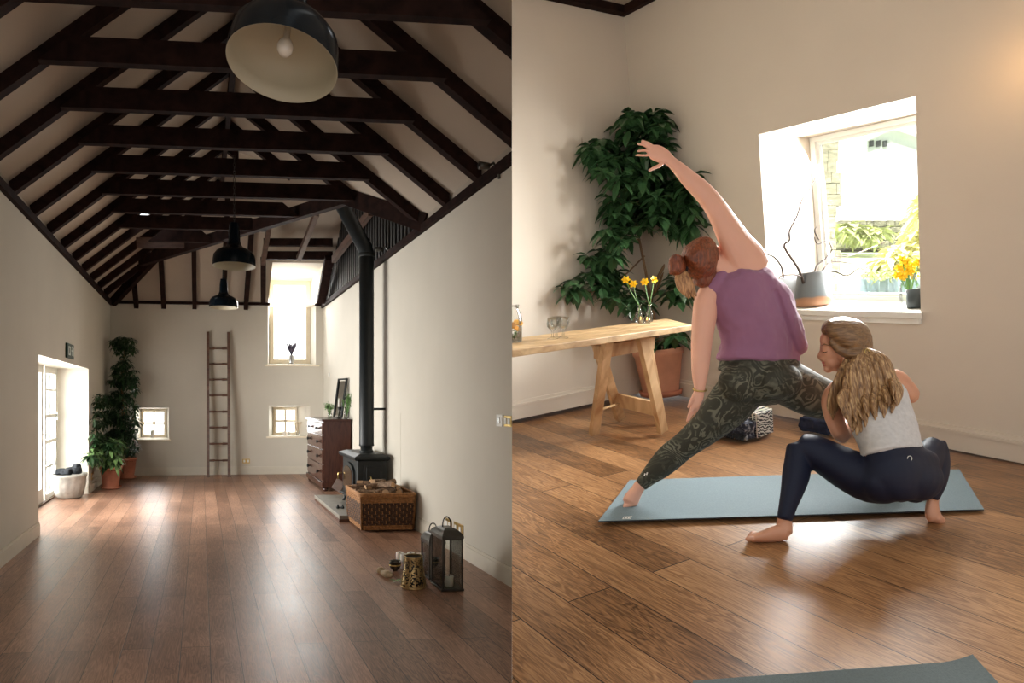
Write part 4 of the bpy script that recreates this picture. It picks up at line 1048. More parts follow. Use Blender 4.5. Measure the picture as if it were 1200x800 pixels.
m = MB().slab([HF[0]-RXD*.1-UP*.035, A-RXD*.02-UP*.035, A-RXD*.02-UP*.07, HF[0]-RXD*.1-UP*.07], N1*.02); struct(m.build('trim_12', M['white']))
def WS(u, v):  # point on the window sill surface
    n_ = (HF[1]-HF[0]).cross(HBK[1]-HF[0]).normalized(); return plane_hit(u, v, HF[0]+UP*.006, n_)
# ---- outside the window
def far(u, v, Y): return P(u, v, Y)
Yw = HBK[0].y
rn = random.Random(31)
# rough stone jamb of the old wall outside
m = MB(); v0 = 150
rows = 17
for i in range(rows):
    z0 = 150+i*13; u1 = 984+rn.uniform(-4, 5)-(i*0.1)
    uu = 950
    while uu < u1:
        w = rn.uniform(9, 22); ue = min(uu+w, u1)
        q = [far(uu, z0+12.3, Yw+.35), far(ue-.8, z0+12.3, Yw+.35), far(ue-.8, z0, Yw+.35), far(uu, z0, Yw+.35)]
        m.slab(q, V((0, .25+rn.random()*.05, 0))+V((rn.uniform(-.01, .01), -.04*rn.random(), 0))); uu = ue
tag(m.build('stone_wall', M['stonew'], bevel=.008), 'rough stone wall end just outside the window on the left', 'wall')
# ground, low wall, shrubs, planter, shed
G = HBK[0]-UP*.35
struct(MB().slab([P(900, 372, Yw+.6), P(1300, 372, Yw+.6), P(1500, 262, 30), P(850, 262, 30)], (0, 0, -.05)).build('floor_garden', M['lawn']))
m = MB()
for i in range(4):
    u_ = 984
    while u_ < 1050:
        w = rn.uniform(7, 16); m.slab([P(u_, 289-i*8, 12), P(u_+w-.6, 289-i*8, 12), P(u_+w-.6, 281.6-i*8, 12), P(u_, 281.6-i*8, 12)], (0, .4+rn.random()*.05, 0)); u_ += w
tag(m.build('garden_wall', M['stonew'], bevel=.02), 'low stone garden wall seen through the window', 'wall')
def shrub(blobs, name, mat, label, Y, size, n, cat='shrub'):
    m = MB(); rn = random.Random(len(label))
    for _ in range(n):
        bu, bv, ru, rv = rn.choice(blobs); t = rn.random()*6.28; q = math.sqrt(rn.random())
        cluster(m, P(bu+ru*q*math.cos(t), bv+rv*q*math.sin(t), Y+rn.uniform(-.4, .4)), size, rn, n=5)
    return tag(m.build(name, M[mat]), label, cat)
shrub([(1012, 272, 24, 6), (995, 268, 10, 6)], 'shrub', 'hedge', 'green shrub creeping over the garden wall outside', 11.2, .25, 90)
shrub([(1066, 300, 26, 20), (1085, 270, 18, 30), (1045, 310, 20, 12), (1090, 240, 10, 14)], 'shrub', 'forsy', 'yellow flowering shrub behind the window glass', 9, .22, 300)
shrub([(1030, 322, 18, 6)], 'trough_plants', 'hedge', 'low green plants growing in the blue grey trough', 6.6, .07, 80, 'plant')
m = MB(); A0, A1 = P(1004, 353, 6.4), P(1084, 353, 6.5); A2, A3 = P(1084, 326, 6.5), P(1004, 326, 6.4)
m.slab([A0, A1, A2, A3], (0, .4, 0)); pt = tag(m.build('planter_trough', M['planter'], bevel=.01), 'blue grey trough planter outside below the window', 'planter')
m = MB()
for i in range(7): u_ = 1008+i*11; m.slab([P(u_, 353, 6.37), P(u_+1.2, 353, 6.37), P(u_+1.2, 326, 6.37), P(u_, 326, 6.37)], (0, .03, 0))
m.build('boards', M['planter'], pt)
r = thing('garden_shed', P(1043, 178, 22), 'pale shed with small windows at the top of the garden', 'shed')
m = MB().slab([P(1016, 182, 22), P(1078, 182, 22), P(1078, 160, 22), P(1046, 150, 22), P(1016, 163, 22)], (1.6, 2, .95)); m.build('walls', M['shed'], r)
m = MB().slab([P(1012, 165, 21.8), P(1046, 148.5, 21.8), P(1046, 151, 21.8), P(1012, 167, 21.8)], (1.6, 2, .95)).slab([P(1046, 148.5, 21.8), P(1084, 160, 21.8), P(1084, 163, 21.8), P(1046, 151, 21.8)], (1.6, 2, .95)); m.build('roof', M['roofs'], r)
for i in range(3): u_ = 1019+i*8; MB().slab([P(u_, 172, 21.95), P(u_+5, 171, 21.95), P(u_+5, 164, 21.95), P(u_, 165, 21.95)], (0, .03, 0)).build('window', M['darkpot'], r)
# ---- things on the sill
m_, nt, b_, out = nodes('two_tone_glaze')
tc = nd(nt, 'ShaderNodeTexCoord'); sp = nd(nt, 'ShaderNodeSeparateXYZ'); nt.links.new(tc.outputs['Object'], sp.inputs[0])
ns = nd(nt, 'ShaderNodeTexNoise'); ns.inputs['Scale'].default_value = 9; nt.links.new(tc.outputs['Object'], ns.inputs['Vector'])
ma = nd(nt, 'ShaderNodeMath', operation='MULTIPLY_ADD'); ma.inputs[1].default_value = .03; nt.links.new(ns.outputs[0], ma.inputs[0]); nt.links.new(sp.outputs[2], ma.inputs[2])
rp = ramp(nt, [(.04, srgb(176, 130, 100)), (.058, srgb(168, 122, 92)), (.070, srgb(104, 112, 118)), (.2, srgb(126, 132, 136))]); nt.links.new(ma.outputs[0], rp.inputs[0]); nt.links.new(rp.outputs[0], b_.inputs['Base Color']); b_.inputs['Roughness'].default_value = .35
M['glaze'] = m_
c = WS(953.5, 358.5); k = c.y/F
r = thing('stoneware_vase', c, 'grey and tan glazed stoneware vase holding bare twigs on the window sill', 'vase')
hh_ = 39.5*k; w_ = 17*k
MB().lathe(c, [(w_*.8, 0), (w_*.98, .008), (w_*1.08, hh_*.12), (w_*1.05, hh_*.3), (w_*.92, hh_*.75), (w_*.86, hh_*.93), (w_*.9, hh_), (w_*.84, hh_), (w_*.8, hh_*.9), (w_*.7, hh_*.6)], 40, ax=UP).build('vase_body', M['glaze'], r, smooth=True)
tw = MB(); Yv = c.y-.06
def twig(pts, r0=.0045):
    n = len(pts); P_ = []
    for i in range(n-1):
        p0, p1, p2, p3 = pts[max(i-1, 0)], pts[i], pts[i+1], pts[min(i+2, n-1)]
        for q in range(4):
            t = q/4; P_.append(tuple(.5*((2*p1[j])+(-p0[j]+p2[j])*t+(2*p0[j]-5*p1[j]+4*p2[j]-p3[j])*t*t+(-p0[j]+3*p1[j]-3*p2[j]+p3[j])*t**3) for j in range(3)))
    P_.append(pts[-1]); L_ = len(P_)
    tw.tube([P(u, v, Yv+y) for u, v, y in P_], [r0*1.5*(1-.6*i/L_) for i in range(L_)], 6)
z7 = lambda X, Y, d: (880+X*.3625, 100+Y*.3625, d)
twig([z7(170, 640, 0), z7(152, 590, -.02), z7(108, 522, -.05), z7(125, 500, -.06), z7(125, 470, -.06), z7(150, 420, -.05), z7(165, 370, -.03), z7(190, 335, 0), z7(212, 292, .02)], .006)
twig([z7(165, 620, 0), z7(140, 612, -.06), z7(100, 615, -.1), z7(90, 625, -.1)], .004)
twig([z7(105, 622, -.1), z7(98, 585, -.12), z7(75, 555, -.12), z7(50, 545, -.13), z7(35, 530, -.15), z7(22, 535, -.15)], .004)
twig([z7(205, 610, 0), z7(215, 580, .03), z7(240, 560, .03), z7(262, 530, .04), z7(245, 505, .05), z7(215, 512, .05), z7(205, 490, .05)], .005)
twig([z7(220, 500, .05), z7(205, 470, .05), z7(215, 455, .05)], .003)
twig([z7(230, 610, 0), z7(250, 575, .05), z7(285, 570, .06), z7(340, 575, .05), z7(380, 560, .04), z7(450, 560, .02)], .0045)
twig([z7(240, 620, 0), z7(265, 600, .02), z7(310, 615, 0), z7(355, 590, -.02), z7(380, 620, -.03)], .0045)
twig([z7(230, 600, 0), z7(270, 555, .05), z7(320, 550, .05), z7(400, 520, .05), z7(440, 505, .05)], .0035)
tw.build('twigs', M['twig'], r, smooth=True)
c = WS(927.5, 357); k = c.y/F
r = thing('pale_candle_glass', c, 'pale frosted tumbler on the sill behind the purple top', 'vase')
MB().lathe(c, [(10*k, 0), (12*k, .005), (13*k, 32*k), (12.4*k, 32*k), (11*k, .01), (0, .01)], 28, ax=UP).build('tumbler', simple('frosted', srgb(222, 230, 238), .4, var=.02), r, smooth=True)
c = WS(1073, 360.5); k = c.y/F
r = thing('square_pot', c, 'small charcoal pot at the right end of the window sill', 'pot')
MB().lathe(c, [(7.2*k, 0), (8*k, .004), (8.4*k, 22*k), (7.6*k, 22*k), (7*k, .02), (0, .02)], 24, ax=UP).build('pot_body', M['darkpot'], r, smooth=True)
c = WS(1066, 355); k = c.y/F
r = thing('daffodil_vase', c, 'clear vase of bright yellow daffodils at the right of the sill', 'vase')
MB().lathe(c, [(7*k, 0), (9*k, .01), (9.5*k, 18*k), (6*k, 28*k), (8*k, 34*k)], 24, ax=UP).build('vase', M['glass'], r, smooth=True)
def flower(m, c, s, d):
    d = d.normalized(); a = d.cross(V((.2, .3, .9))).normalized(); b = d.cross(a)
    for i in range(6):
        t = i*PI/3; leaf(m, c, a*math.cos(t)+b*math.sin(t)+d*.15, s, s*.62, -.1, up=d)
    m.lathe(c, [(s*.18, 0), (s*.3, s*.25), (s*.42, s*.55), (s*.34, s*.5), (0, s*.1)], 10, ax=d)
st = MB(); rn = random.Random(8)
for i in range(15):
    u, v = rn.uniform(1050, 1080), rn.uniform(304, 324)
    p = P(u, v, c.y+rn.uniform(-.08, .05)); st.tube([c+UP*.03, c.lerp(p, .6)+V((0, 0, .03)), p], .003, 5); fm = MB(); flower(fm, p, .034, V((rn.uniform(-.8, .5), -1, rn.uniform(-.3, .5)))); fm.build('bloom', M['yellow'], r)
st.build('stalks', M['green'], r)
# ---- trestle table
TH = .764
FE0, FE1 = RF(560, 416, TH), RF(811, 380.5, TH); BE1 = RF(781, 373, TH); BE0 = RF(560, 391.5, TH)
# keep the board straight: the back edge is parallel to the front one
dT = (FE1-FE0).normalized(); wT = (BE1-FE1)-dT*(BE1-FE1).dot(dT)
r = thing('trestle_table', RF(740, 500), 'rustic pale wooden trestle table against the left studio wall', 'table')
th_ = .042; m = MB(); nb = 3
for i in range(nb):
    a = FE0+wT*(i/nb+.004); b = FE1+wT*(i/nb+.004)+dT*((BE1-FE1).dot(dT))*(i/nb); a2 = FE0+wT*((i+1)/nb-.004); b2 = FE1+wT*((i+1)/nb-.004)+dT*((BE1-FE1).dot(dT))*((i+1)/nb)
    m.slab([a, b, b2, a2], -N*th_)
m.build('table_top', M['pine'], r, clip=-1, bevel=.004)
def leg(ut, vt, uf, vf, w=.075, t=.04, yo=0):
    f_ = RF(uf, vf); top_ = plane_hit(ut, vt, FE0-N*(th_+.0), N)
    rr_ = ray(ut, vt); 
    return MB().beam(f_, top_, t, w, up=V((.3, -1, 0)))
def tp(u, v, s):   # point under the board; s: 0 front edge .. 1 back edge
    base_ = FE0+wT*s-N*th_; pl = plane_hit(u, v, base_, wT.normalized()); return pl
legs = [((712, 399), (696, 508), .22), ((751, 392), (777, 505.5), .22), ((699, 401), (727, 490), .75), ((756, 393), (775, 493), .75)]
for (t_, f_, s) in legs:
    top_ = tp(t_[0], t_[1], s); ft = RF(*f_)
    d = (top_-ft); d.normalize(); h_ = (FE0-N*th_-ft).dot(N)/d.dot(N)
    MB().beam(ft+N*.0, ft+d*h_, .04, .07, up=RYD).build('leg', M['pine2'], r, bevel=.003)
a_ = tp(699, 405, .5); b_2 = tp(764, 394, .5)
MB().beam(a_-N*.045, b_2-N*.045, .05, .09, up=N).build('top_rail', M['pine2'], r, bevel=.003)
p1 = RF(724, 488)+N*.24; 
def onleg(i, frac):
    t_, f_, s = legs[i]; ft = RF(*f_); tt = tp(*t_, s); return ft.lerp(tt, frac)
MB().beam(onleg(2, .28), onleg(1, .24), .035, .1, up=N).build('stretcher', M['pine2'], r, bevel=.003)
MB().beam(onleg(0, .27), onleg(2, .22)+dT*.14, .012, .012, up=N).build('tie_rod', M['pine'], r)
# on the table
def TT(u, v): return RF(u, v, TH)
def goblet(u, v, label):
    c = TT(u, v); r = thing('goblet', c, label, 'glass', 'empty stemmed glasses'); s = .92
    MB().lathe(c, [(.034, 0), (.034, .003), (.008, .01), (.005, .045), (.012, .055), (.034, .078), (.038, .1), (.032, .135), (.0305, .135), (.036, .1), (.031, .08), (0, .06)], 28, ax=N).build('glass', M['glass'], r, smooth=True)
goblet(647.5, 397, 'left stemmed glass, partly hidden by the front one, on the table')
goblet(652, 395, 'stemmed glass in the middle of the little group on the table')
goblet(660, 396, 'rightmost stemmed glass of the little group on the table')
def bottle(u, v, label, top_uv, fl):
    c = TT(u, v); r = thing('bottle_vase', c, label, 'vase', 'little bottle vases on the table')
    MB().lathe(c, [(.022, 0), (.026, .006), (.027, .06), (.014, .095), (.012, .125), (.016, .132), (.013, .132), (.011, .1), (.023, .06), (.022, .01)], 24, ax=N).build('bottle', M['glass'], r, smooth=True)
    st = MB()
    for (fu, fv) in fl:
        p = P(fu, fv, c.y-.03); st.tube([c+N*.01, c+N*.12, c.lerp(p, .7)+N*.02, p], .0028, 5); fm = MB(); flower(fm, p, .034, V((.2 if fu > 765 else -.4, -1, .2))); fm.build('bloom', M['yellow'], r)
    st.build('stalks', M['green'], r)
bottle(748.5, 377.5, 'left small bottle vase with yellow flowers on the table end', 0, [(733.5, 328), (742, 333)])
bottle(760.5, 377, 'right small bottle vase with yellow flowers on the table end', 0, [(755.5, 330.5), (766, 328)])
fm_, nt, b_, out = nodes('tea_light_flame'); b_.inputs['Emission Color'].default_value = (1, .55, .15, 1); b_.inputs['Emission Strength'].default_value = 12; b_.inputs['Base Color'].default_value = (1, .6, .2, 1)
for u, v, lb in ((750.5, 378.3, 'left'), (758, 378.8, 'right')):
    c = TT(u, v+.3); r = thing('tea_light', c, lb+' lit tea light in a clear holder before the bottle vases', 'candle', 'lit tea lights')
    MB().lathe(c, [(.02, 0), (.024, .004), (.026, .045), (.023, .045), (.02, .008)], 20, ax=N).build('holder', M['glass'], r, smooth=True)
    MB().lathe(c, [(.017, .008), (.017, .022), (0, .022)], 16, ax=N).build('wax', M['wax'], r, smooth=True)
    MB().lathe(c, [(0, .022), (.006, .028), (.004, .038), (0, .048)], 10, ax=N).build('flame', fm_, r, smooth=True)
c = TT(601, 400.5); r = thing('carafe', c, 'glass carafe of water with orange slices and mint at the table left', 'carafe'); 
cs_ = [(.05, 0), (.062, .006), (.064, .11), (.06, .15), (.042, .185), (.04, .2), (.046, .215), (.043, .215), (.037, .19), (.056, .15), (.06, .11), (.058, .01)]
k = .058*F/c.y
MB().lathe(c, [(a*.92, b*1.08) for a, b in cs_], 32, ax=N).build('glass_body', M['glass'], r, smooth=True, clip=-1)
m = MB(); rn = random.Random(2)
for i in range(14): leaf(m, c+N*rn.uniform(.02, .06)+V((rn.uniform(-.03, .03), rn.uniform(-.03, .03), 0)), V((rn.uniform(-1, 1), rn.uniform(-1, 1), rn.uniform(-.3, .8))), .045, .03, .2)
m.build('mint_leaves', M['leaf2'], r, clip=-1)
m = MB()
for (x, z, t) in ((.02, .085, .4), (-.01, .1, -.5), (.03, .12, .1)): m.lathe(c+V((x, -.02, 0))+N*z, [(.03, -.003), (.03, .003)], 20, ax=V((t, -.6, .7)))
m.build('orange_slices', M['orange'], r, clip=-1)
# ---- the tall plant
c = RF(774.5, 463.5); k = c.y/F
r = thing('umbrella_plant', c, 'tall leafy umbrella plant in a terracotta pot in the studio corner', 'potted plant')
MB().lathe(c, [(19*k, 0), (22*k, .012), (23.5*k, .055), (21.5*k, .055), (18*k, .02)], 36, ax=UP).build('saucer', M['terra'], r, smooth=True)
hp = 53*k
MB().lathe(c+UP*.02, [(18.5*k, 0), (19*k, .01), (25.5*k, hp-.06), (26.8*k, hp-.055), (27.3*k, hp), (24.5*k, hp), (23.5*k, hp-.08)], 40, ax=UP).build('pot', M['terra_r'], r, smooth=True)
MB().lathe(c, [(24.5*k, hp-.05), (24.5*k, hp-.03), (0, hp-.028)], 30, ax=UP).build('soil', M['soil'], r)
s = MB()
def st_(pts, r0, r1):
    n = len(pts); s.tube([P(u, v, c.y+y) for u, v, y in pts], [r0+(r1-r0)*i/(n-1) for i in range(n)], 8)
st_([(772, 412, 0), (770, 390, -.02), (764, 360, -.05), (757, 320, -.08), (749, 280, -.1), (742, 240, -.12), (738, 200, -.15)], .016, .008)
st_([(768, 412, 0), (762, 380, 0), (762, 355, -.04), (768, 330, -.05), (782, 305, -.1), (787, 270, -.12), (782, 225, -.2), (770, 180, -.25)], .02, .008)
st_([(768, 345, -.04), (775, 325, -.05), (782, 312, -.1), (800, 300, -.15)], .012, .006)
st_([(755, 300, -.08), (735, 320, -.2), (705, 340, -.3), (675, 345, -.35)], .008, .004)
st_([(749, 280, -.1), (730, 290, -.2), (705, 300, -.3)], .007, .004)
st_([(740, 215, -.12), (715, 200, -.2), (695, 180, -.3), (682, 168, -.3), (681, 150, -.3)], .007, .003)
st_([(776, 412, 0), (790, 385, -.1), (796, 345, -.1), (803, 300, -.15)], .01, .006)
s.build('stem', M['stem'], r, smooth=True)
s = MB(); s.tube([P(784, 412, c.y-.02), P(791, 300, c.y-.12), P(789, 168, c.y-.28)], .008); s.tube([P(803, 405, c.y-.1), P(805, 230, c.y-.2)], .006)
s.build('support_cane', M['cane'], r, smooth=True)
m = MB(); rn = random.Random(17)
blobs = [(751, 152, 28, 19), (770, 140, 12, 12), (747, 133, 7, 6), (713, 176, 24, 14), (692, 176, 8, 10), (717, 202, 18, 14), (763, 184, 22, 24), (740, 195, 20, 20), (761, 228, 36, 22), (798, 221, 16, 22), (802, 255, 16, 18), (734, 255, 18, 20), (721, 275, 15, 16), (704, 300, 17, 13), (709, 327, 26, 14), (676, 339, 12, 13), (731, 341, 18, 15), (766, 258, 20, 12), (722, 237, 12, 10), (790, 338, 12, 16), (800, 318, 10, 12), (786, 392, 12, 9), (780, 240, 20, 20), (745, 360, 10, 8), (771, 400, 8, 6)]
nD2 = D2
for (bu, bv, ru, rv) in blobs:
    for _ in range(max(2, int(ru*rv*.038))):
        t = rn.random()*6.28; q = math.sqrt(rn.random()); uu, vv = bu+ru*q*math.cos(t), bv+rv*q*math.sin(t)
        Ym = min(W2(uu, vv).y if uu < 760 else W1(uu, vv).y, 9)-.13
        Y = min(c.y+rn.uniform(-.55, .05), Ym)
        cluster(m, P(uu, vv, Y), .145, rn, n=rn.randint(6, 8), wide=1.3)
m.build('foliage', M['leafr'], r)
# ---- mats
def matobj(pts, th, name, top, label, curl=None):
    m = MB().slab([p+N*.001 for p in pts], N*th); o = m.build(name, M['mate']); o.data.materials.append(M[top])
    for p_ in o.data.polygons:
        if p_.normal.dot(N) > .9: p_.material_index = 1
    return tag(o, label, 'mat')
mp = [RF(701, 612), RF(1153, 598), RF(1124, 551), RF(738, 563.5)]
mo = matobj(mp, .006, 'yoga_mat', 'mat', 'blue grey yoga mat under the standing woman')
e1 = (mp[1]-mp[0]).normalized(); e2 = (mp[3]-mp[0]).normalized()
q = RF(734, 609.5); m = MB()
for (x0, x1, y0, y1) in ((-.02, .02, 0, .004), (-.02, .02, .03, .034), (-.02, -.016, 0, .034), (.016, .02, 0, .034), (-.01, .0, .01, .024), (.004, .012, .008, .026)): m.slab([q+e1*x0+e2*y0, q+e1*x1+e2*y0, q+e1*x1+e2*y1, q+e1*x0+e2*y1], N*.0082)
m.build('woven_label', M['white'], mo)
# near mat with its curled corner
m = MB(); A0, A1, A2, A3 = RF(812, 800), RF(1138, 776), RF(1190, 830), RF(800, 860)
nx, ny = 40, 14; top = []
for j in range(ny+1):
    for i in range(nx+1):
        s_, t_ = i/nx, j/ny; p = (A0.lerp(A1, s_)).lerp(A3.lerp(A2, s_), t_)
        cx = max(0, (s_-.88)/.12); h_ = .02*cx**2*(1-.5*t_)
        top.append(p+N*(.008+h_))
n0 = len(m.v); m.v += top+[p-N*.006 for p in top]; W_ = nx+1; tot = len(top)
for j in range(ny):
    for i in range(nx):
        a = j*W_+i; m.f.append((a, a+1, a+W_+1, a+W_)); m.f.append((tot+a, tot+a+1, tot+a+W_+1, tot+a+W_))
bd = [i for i in range(nx+1)]+[j*W_+nx for j in range(1, ny+1)]+[ny*W_+i for i in range(nx-1, -1, -1)]+[j*W_ for j in range(ny-1, 0, -1)]
for i in range(len(bd)): a, b = bd[i], bd[(i+1) % len(bd)]; m.f.append((a, b, tot+b, tot+a))
tag(m.build('yoga_mat', M['mat2']), 'slate grey yoga mat with a lifted corner in the near foreground', 'mat')
# ---- blankets and striped block
def folded(u, v, w, d, h, n, mat, label, mat2=None, rot=0):
    c = RF(u, v); r = thing('folded_blanket', c, label, 'blanket'); X = (RXD*math.cos(rot)+RYD*math.sin(rot)); Y_ = N.cross(X)
    rn = random.Random(int(u)); m = MB()
    for i in range(n):
        z0 = h*i/n; t = h/n; ins = rn.uniform(0, .015)
        pts = []
        f = lambda x, y, z: c+X*x+Y_*y+N*z
        m.box(f, -w/2+ins, w/2-rn.uniform(0, .015), -d/2+ins, d/2-ins, z0+.002, z0+t*.95)
    m.build('folds', M[mat], r, remesh=.008, sm=3, disp=(.02, .05))
    if mat2:
        m = MB()
        for i in range(34):
            x = -w/2+w*(i+.5)/34; m.tube([c+X*x-Y_*(d/2+.0)+N*(h*.3+rn.uniform(-.01, .01)), c+X*(x+rn.uniform(-.01, .01))-Y_*(d/2+.03)+N*.01], .006, 5)
        m.build('fringe', M[mat2], r)
    return r
m_, nt, b_, out = nodes('dark_woven_blanket'); tc = nd(nt, 'ShaderNodeTexCoord'); vo = nd(nt, 'ShaderNodeTexNoise'); vo.inputs['Scale'].default_value = 34; vo.inputs['Detail'].default_value = 2
nt.links.new(tc.outputs['Object'], vo.inputs['Vector']); rp = ramp(nt, [(.45, (.012, .016, .03, 1)), (.55, (.05, .06, .09, 1)), (.68, (.3, .32, .36, 1))]); nt.links.new(vo.outputs[0], rp.inputs[0]); nt.links.new(rp.outputs[0], b_.inputs['Base Color']); b_.inputs['Roughness'].default_value = .95
M['blk'] = m_
folded(858, 507, .34, .25, .12, 4, 'blk', 'dark patterned folded blanket on the floor behind her bent arm', 'fabdark', rot=.1)
folded(961, 505, .2, .2, .1, 3, 'navyfab', 'navy folded blanket between the two women', None, rot=.1)
m_, nt, b_, out = nodes('zebra_print'); tc = nd(nt, 'ShaderNodeTexCoord'); wv = nd(nt, 'ShaderNodeTexWave'); wv.wave_type = 'BANDS'; wv.bands_direction = 'Z'; wv.inputs['Scale'].default_value = 16; wv.inputs['Distortion'].default_value = 9; wv.inputs['Detail'].default_value = 2; wv.inputs['Detail Scale'].default_value = 1.2
nt.links.new(tc.outputs['Object'], wv.inputs['Vector']); rp = ramp(nt, [(.42, (.012, .012, .015, 1)), (.52, (.55, .54, .5, 1))]); nt.links.new(wv.outputs[0], rp.inputs[0]); nt.links.new(rp.outputs[0], b_.inputs['Base Color']); b_.inputs['Roughness'].default_value = .9
M['zebra'] = m_
c = RF(893, 511.5); X = (RXD*.55+RYD*.83).normalized(); X = RYD; r = thing('folded_blanket', c, 'black and cream striped folded blanket standing on edge', 'blanket')
X = (RF(907, 507)-RF(889, 514)).normalized(); Y_ = (RF(884, 512)-RF(889, 514)).normalized(); q0 = RF(889, 514); wx = (RF(907, 507)-q0).length; wy = (RF(884, 512)-q0).length+.02; k = q0.y/F
f = lambda x, y, z: q0+X*x+Y_*y+UP*z
MB().box(f, 0, wx, 0, wy*3, .003, 29*k).build('striped_cover', M['zebra'], r, bevel=.008)
m = MB()
for i in range(5): m.box(f, -.003, wx+.003, wy*3*(i+.2)/5, wy*3*(i+.45)/5, .002, 29*k+.003)
m.build('folded_edge', M['wax'], r, bevel=.001)
# =========================================================== PEOPLE
def leggings_pattern():
    m, nt, b, out = nodes('olive_leaf_print'); tc = nd(nt, 'ShaderNodeTexCoord')
    n = nd(nt, 'ShaderNodeTexNoise'); n.inputs['Scale'].default_value = 7; n.inputs['Detail'].default_value = 1
    nt.links.new(tc.outputs['Object'], n.inputs['Vector'])
    sc = nd(nt, 'ShaderNodeVectorMath', operation='MULTIPLY_ADD'); sc.inputs[1].default_value = (.55, .55, .55)
    nt.links.new(n.outputs['Color'], sc.inputs[0]); nt.links.new(tc.outputs['Object'], sc.inputs[2])
    w = nd(nt, 'ShaderNodeTexWave'); w.wave_type = 'BANDS'; w.bands_direction = 'DIAGONAL'; w.inputs['Scale'].default_value = 9; w.inputs['Distortion'].default_value = 5; w.inputs['Detail'].default_value = 1.5; w.inputs['Detail Scale'].default_value = 2.5
    nt.links.new(sc.outputs[0], w.inputs['Vector'])
    r1 = ramp(nt, [(.55, (0, 0, 0, 1)), (.72, (1, 1, 1, 1))]); nt.links.new(w.outputs[0], r1.inputs[0])
    v = nd(nt, 'ShaderNodeTexNoise'); v.inputs['Scale'].default_value = 13; v.inputs['Detail'].default_value = 2; nt.links.new(tc.outputs['Object'], v.inputs['Vector'])
    r2 = ramp(nt, [(.42, (.15, .15, .15, 1)), (.55, (1, 1, 1, 1))]); nt.links.new(v.outputs[0], r2.inputs[0])
    mu = nd(nt, 'ShaderNodeMath', operation='MULTIPLY'); nt.links.new(r1.outputs[0], mu.inputs[0]); nt.links.new(r2.outputs[0], mu.inputs[1])
    mx = nd(nt, 'ShaderNodeMix', data_type='RGBA'); mx.inputs['A'].default_value = (.030, .030, .018, 1); mx.inputs['B'].default_value = (.14, .14, .10, 1)
    nt.links.new(mu.outputs[0], mx.inputs['Factor']); nt.links.new(mx.outputs['Result'], b.inputs['Base Color']); b.inputs['Roughness'].default_value = .7
    return m
M['leafprint'] = leggings_pattern()
def ground(u, v): return RF(u, v)
# ---------------------------------------------------------------- standing woman (A)
YA = 3.02
m = MB()
LEG_L = [(880, 442, 3.02, 29, .115), (858, 470, 3.02, 27.5, .105), (842, 487, 3.03, 24, .095), (828, 501, 3.03, 20, .082), (812, 514, 3.04, 17.5, .07), (800, 523.5, 3.05, 16, .064), (787, 534, 3.06, 16.5, .062), (773, 547, 3.07, 14.5, .055), (760, 559, 3.08, 10.5, .042), (751, 568.5, 3.08, 8, .034)]
YF = ground(738, 592).y
foot_ = [(751, 567, YF+.005, 7.2, .032), (746, 575, YF, 7.5, .033), (741, 583, YF-.01, 9.3, .034), (738, 589, YF-.02, 9.3, .03)]
m.sil([(u, v, Y, w-1.5, d-.006) for u, v, Y, w, d in LEG_L])
m.sil(foot_)
LEG_R = [(905, 440, 3.02, 27, .115), (930, 452, 3.04, 27, .11), (955, 464, 3.06, 25.5, .10), (982, 472, 3.08, 21, .085), (1006, 477, 3.10, 17, .07), (1022, 492, 3.11, 14, .062), (1040, 515, 3.11, 13.5, .058), (1062, 542, 3.09, 10.5, .045), (1080, 563, 3.07, 7.5, .036)]
m.sil([(u, v, Y, w-1.5, d-.006) for u, v, Y, w, d in LEG_R])
YT = ground(1098, 581).y
m.sil([(1079, 561, YT, 7, .034), (1086, 570, YT, 7, .034), (1096, 577, YT-.0, 5.5, .04), (1101, 580, YT-.0, 3, .035)])
# trunk
TR = [(890, 440, 3.02, 46, .12), (888, 420, 3.02, 44, .105), (884, 395, 3.01, 40, .10), (878, 368, 3.0, 39, .095), (872, 345, 2.99, 41, .095), (866, 328, 2.98, 36, .085), (858, 316, 2.97, 22, .06)]
m.sil([(u, v, Y, w-4, d-.01) for u, v, Y, w, d in TR])
# neck and head
m.sil([(862, 322, 2.98, 14, .055), (848, 314, 2.97, 11.5, .052), (834, 307, 2.96, 11.5, .055)])
m.pel(824, 303, 2.94, 19, 22.5, .085, rot=.35)
m.pel(831, 298, 3.0, 14, 14, .07, rot=.3)          # face turned up and away
m.pel(836, 292, 3.035, 4.5, 3.5, .02, rot=.6)        # nose, on the hidden side
# ear
m.pel(833.5, 293.5, 2.90, 3.2, 5.6, .014, rot=-.9)
# raised arm
m.sil([(884, 318, 2.98, 22, .06), (874, 303, 2.97, 24, .062), (862, 284, 2.96, 19.5, .058), (851, 264, 2.955, 16, .052), (841, 247, 2.95, 13.8, .046), (832, 234, 2.95, 12.8, .043), (820, 221, 2.95, 12, .04), (806, 208, 2.945, 10.2, .034), (795, 197, 2.94, 8, .028), (786, 189, 2.94, 6.6, .022), (781, 185, 2.94, 7.2, .02)])
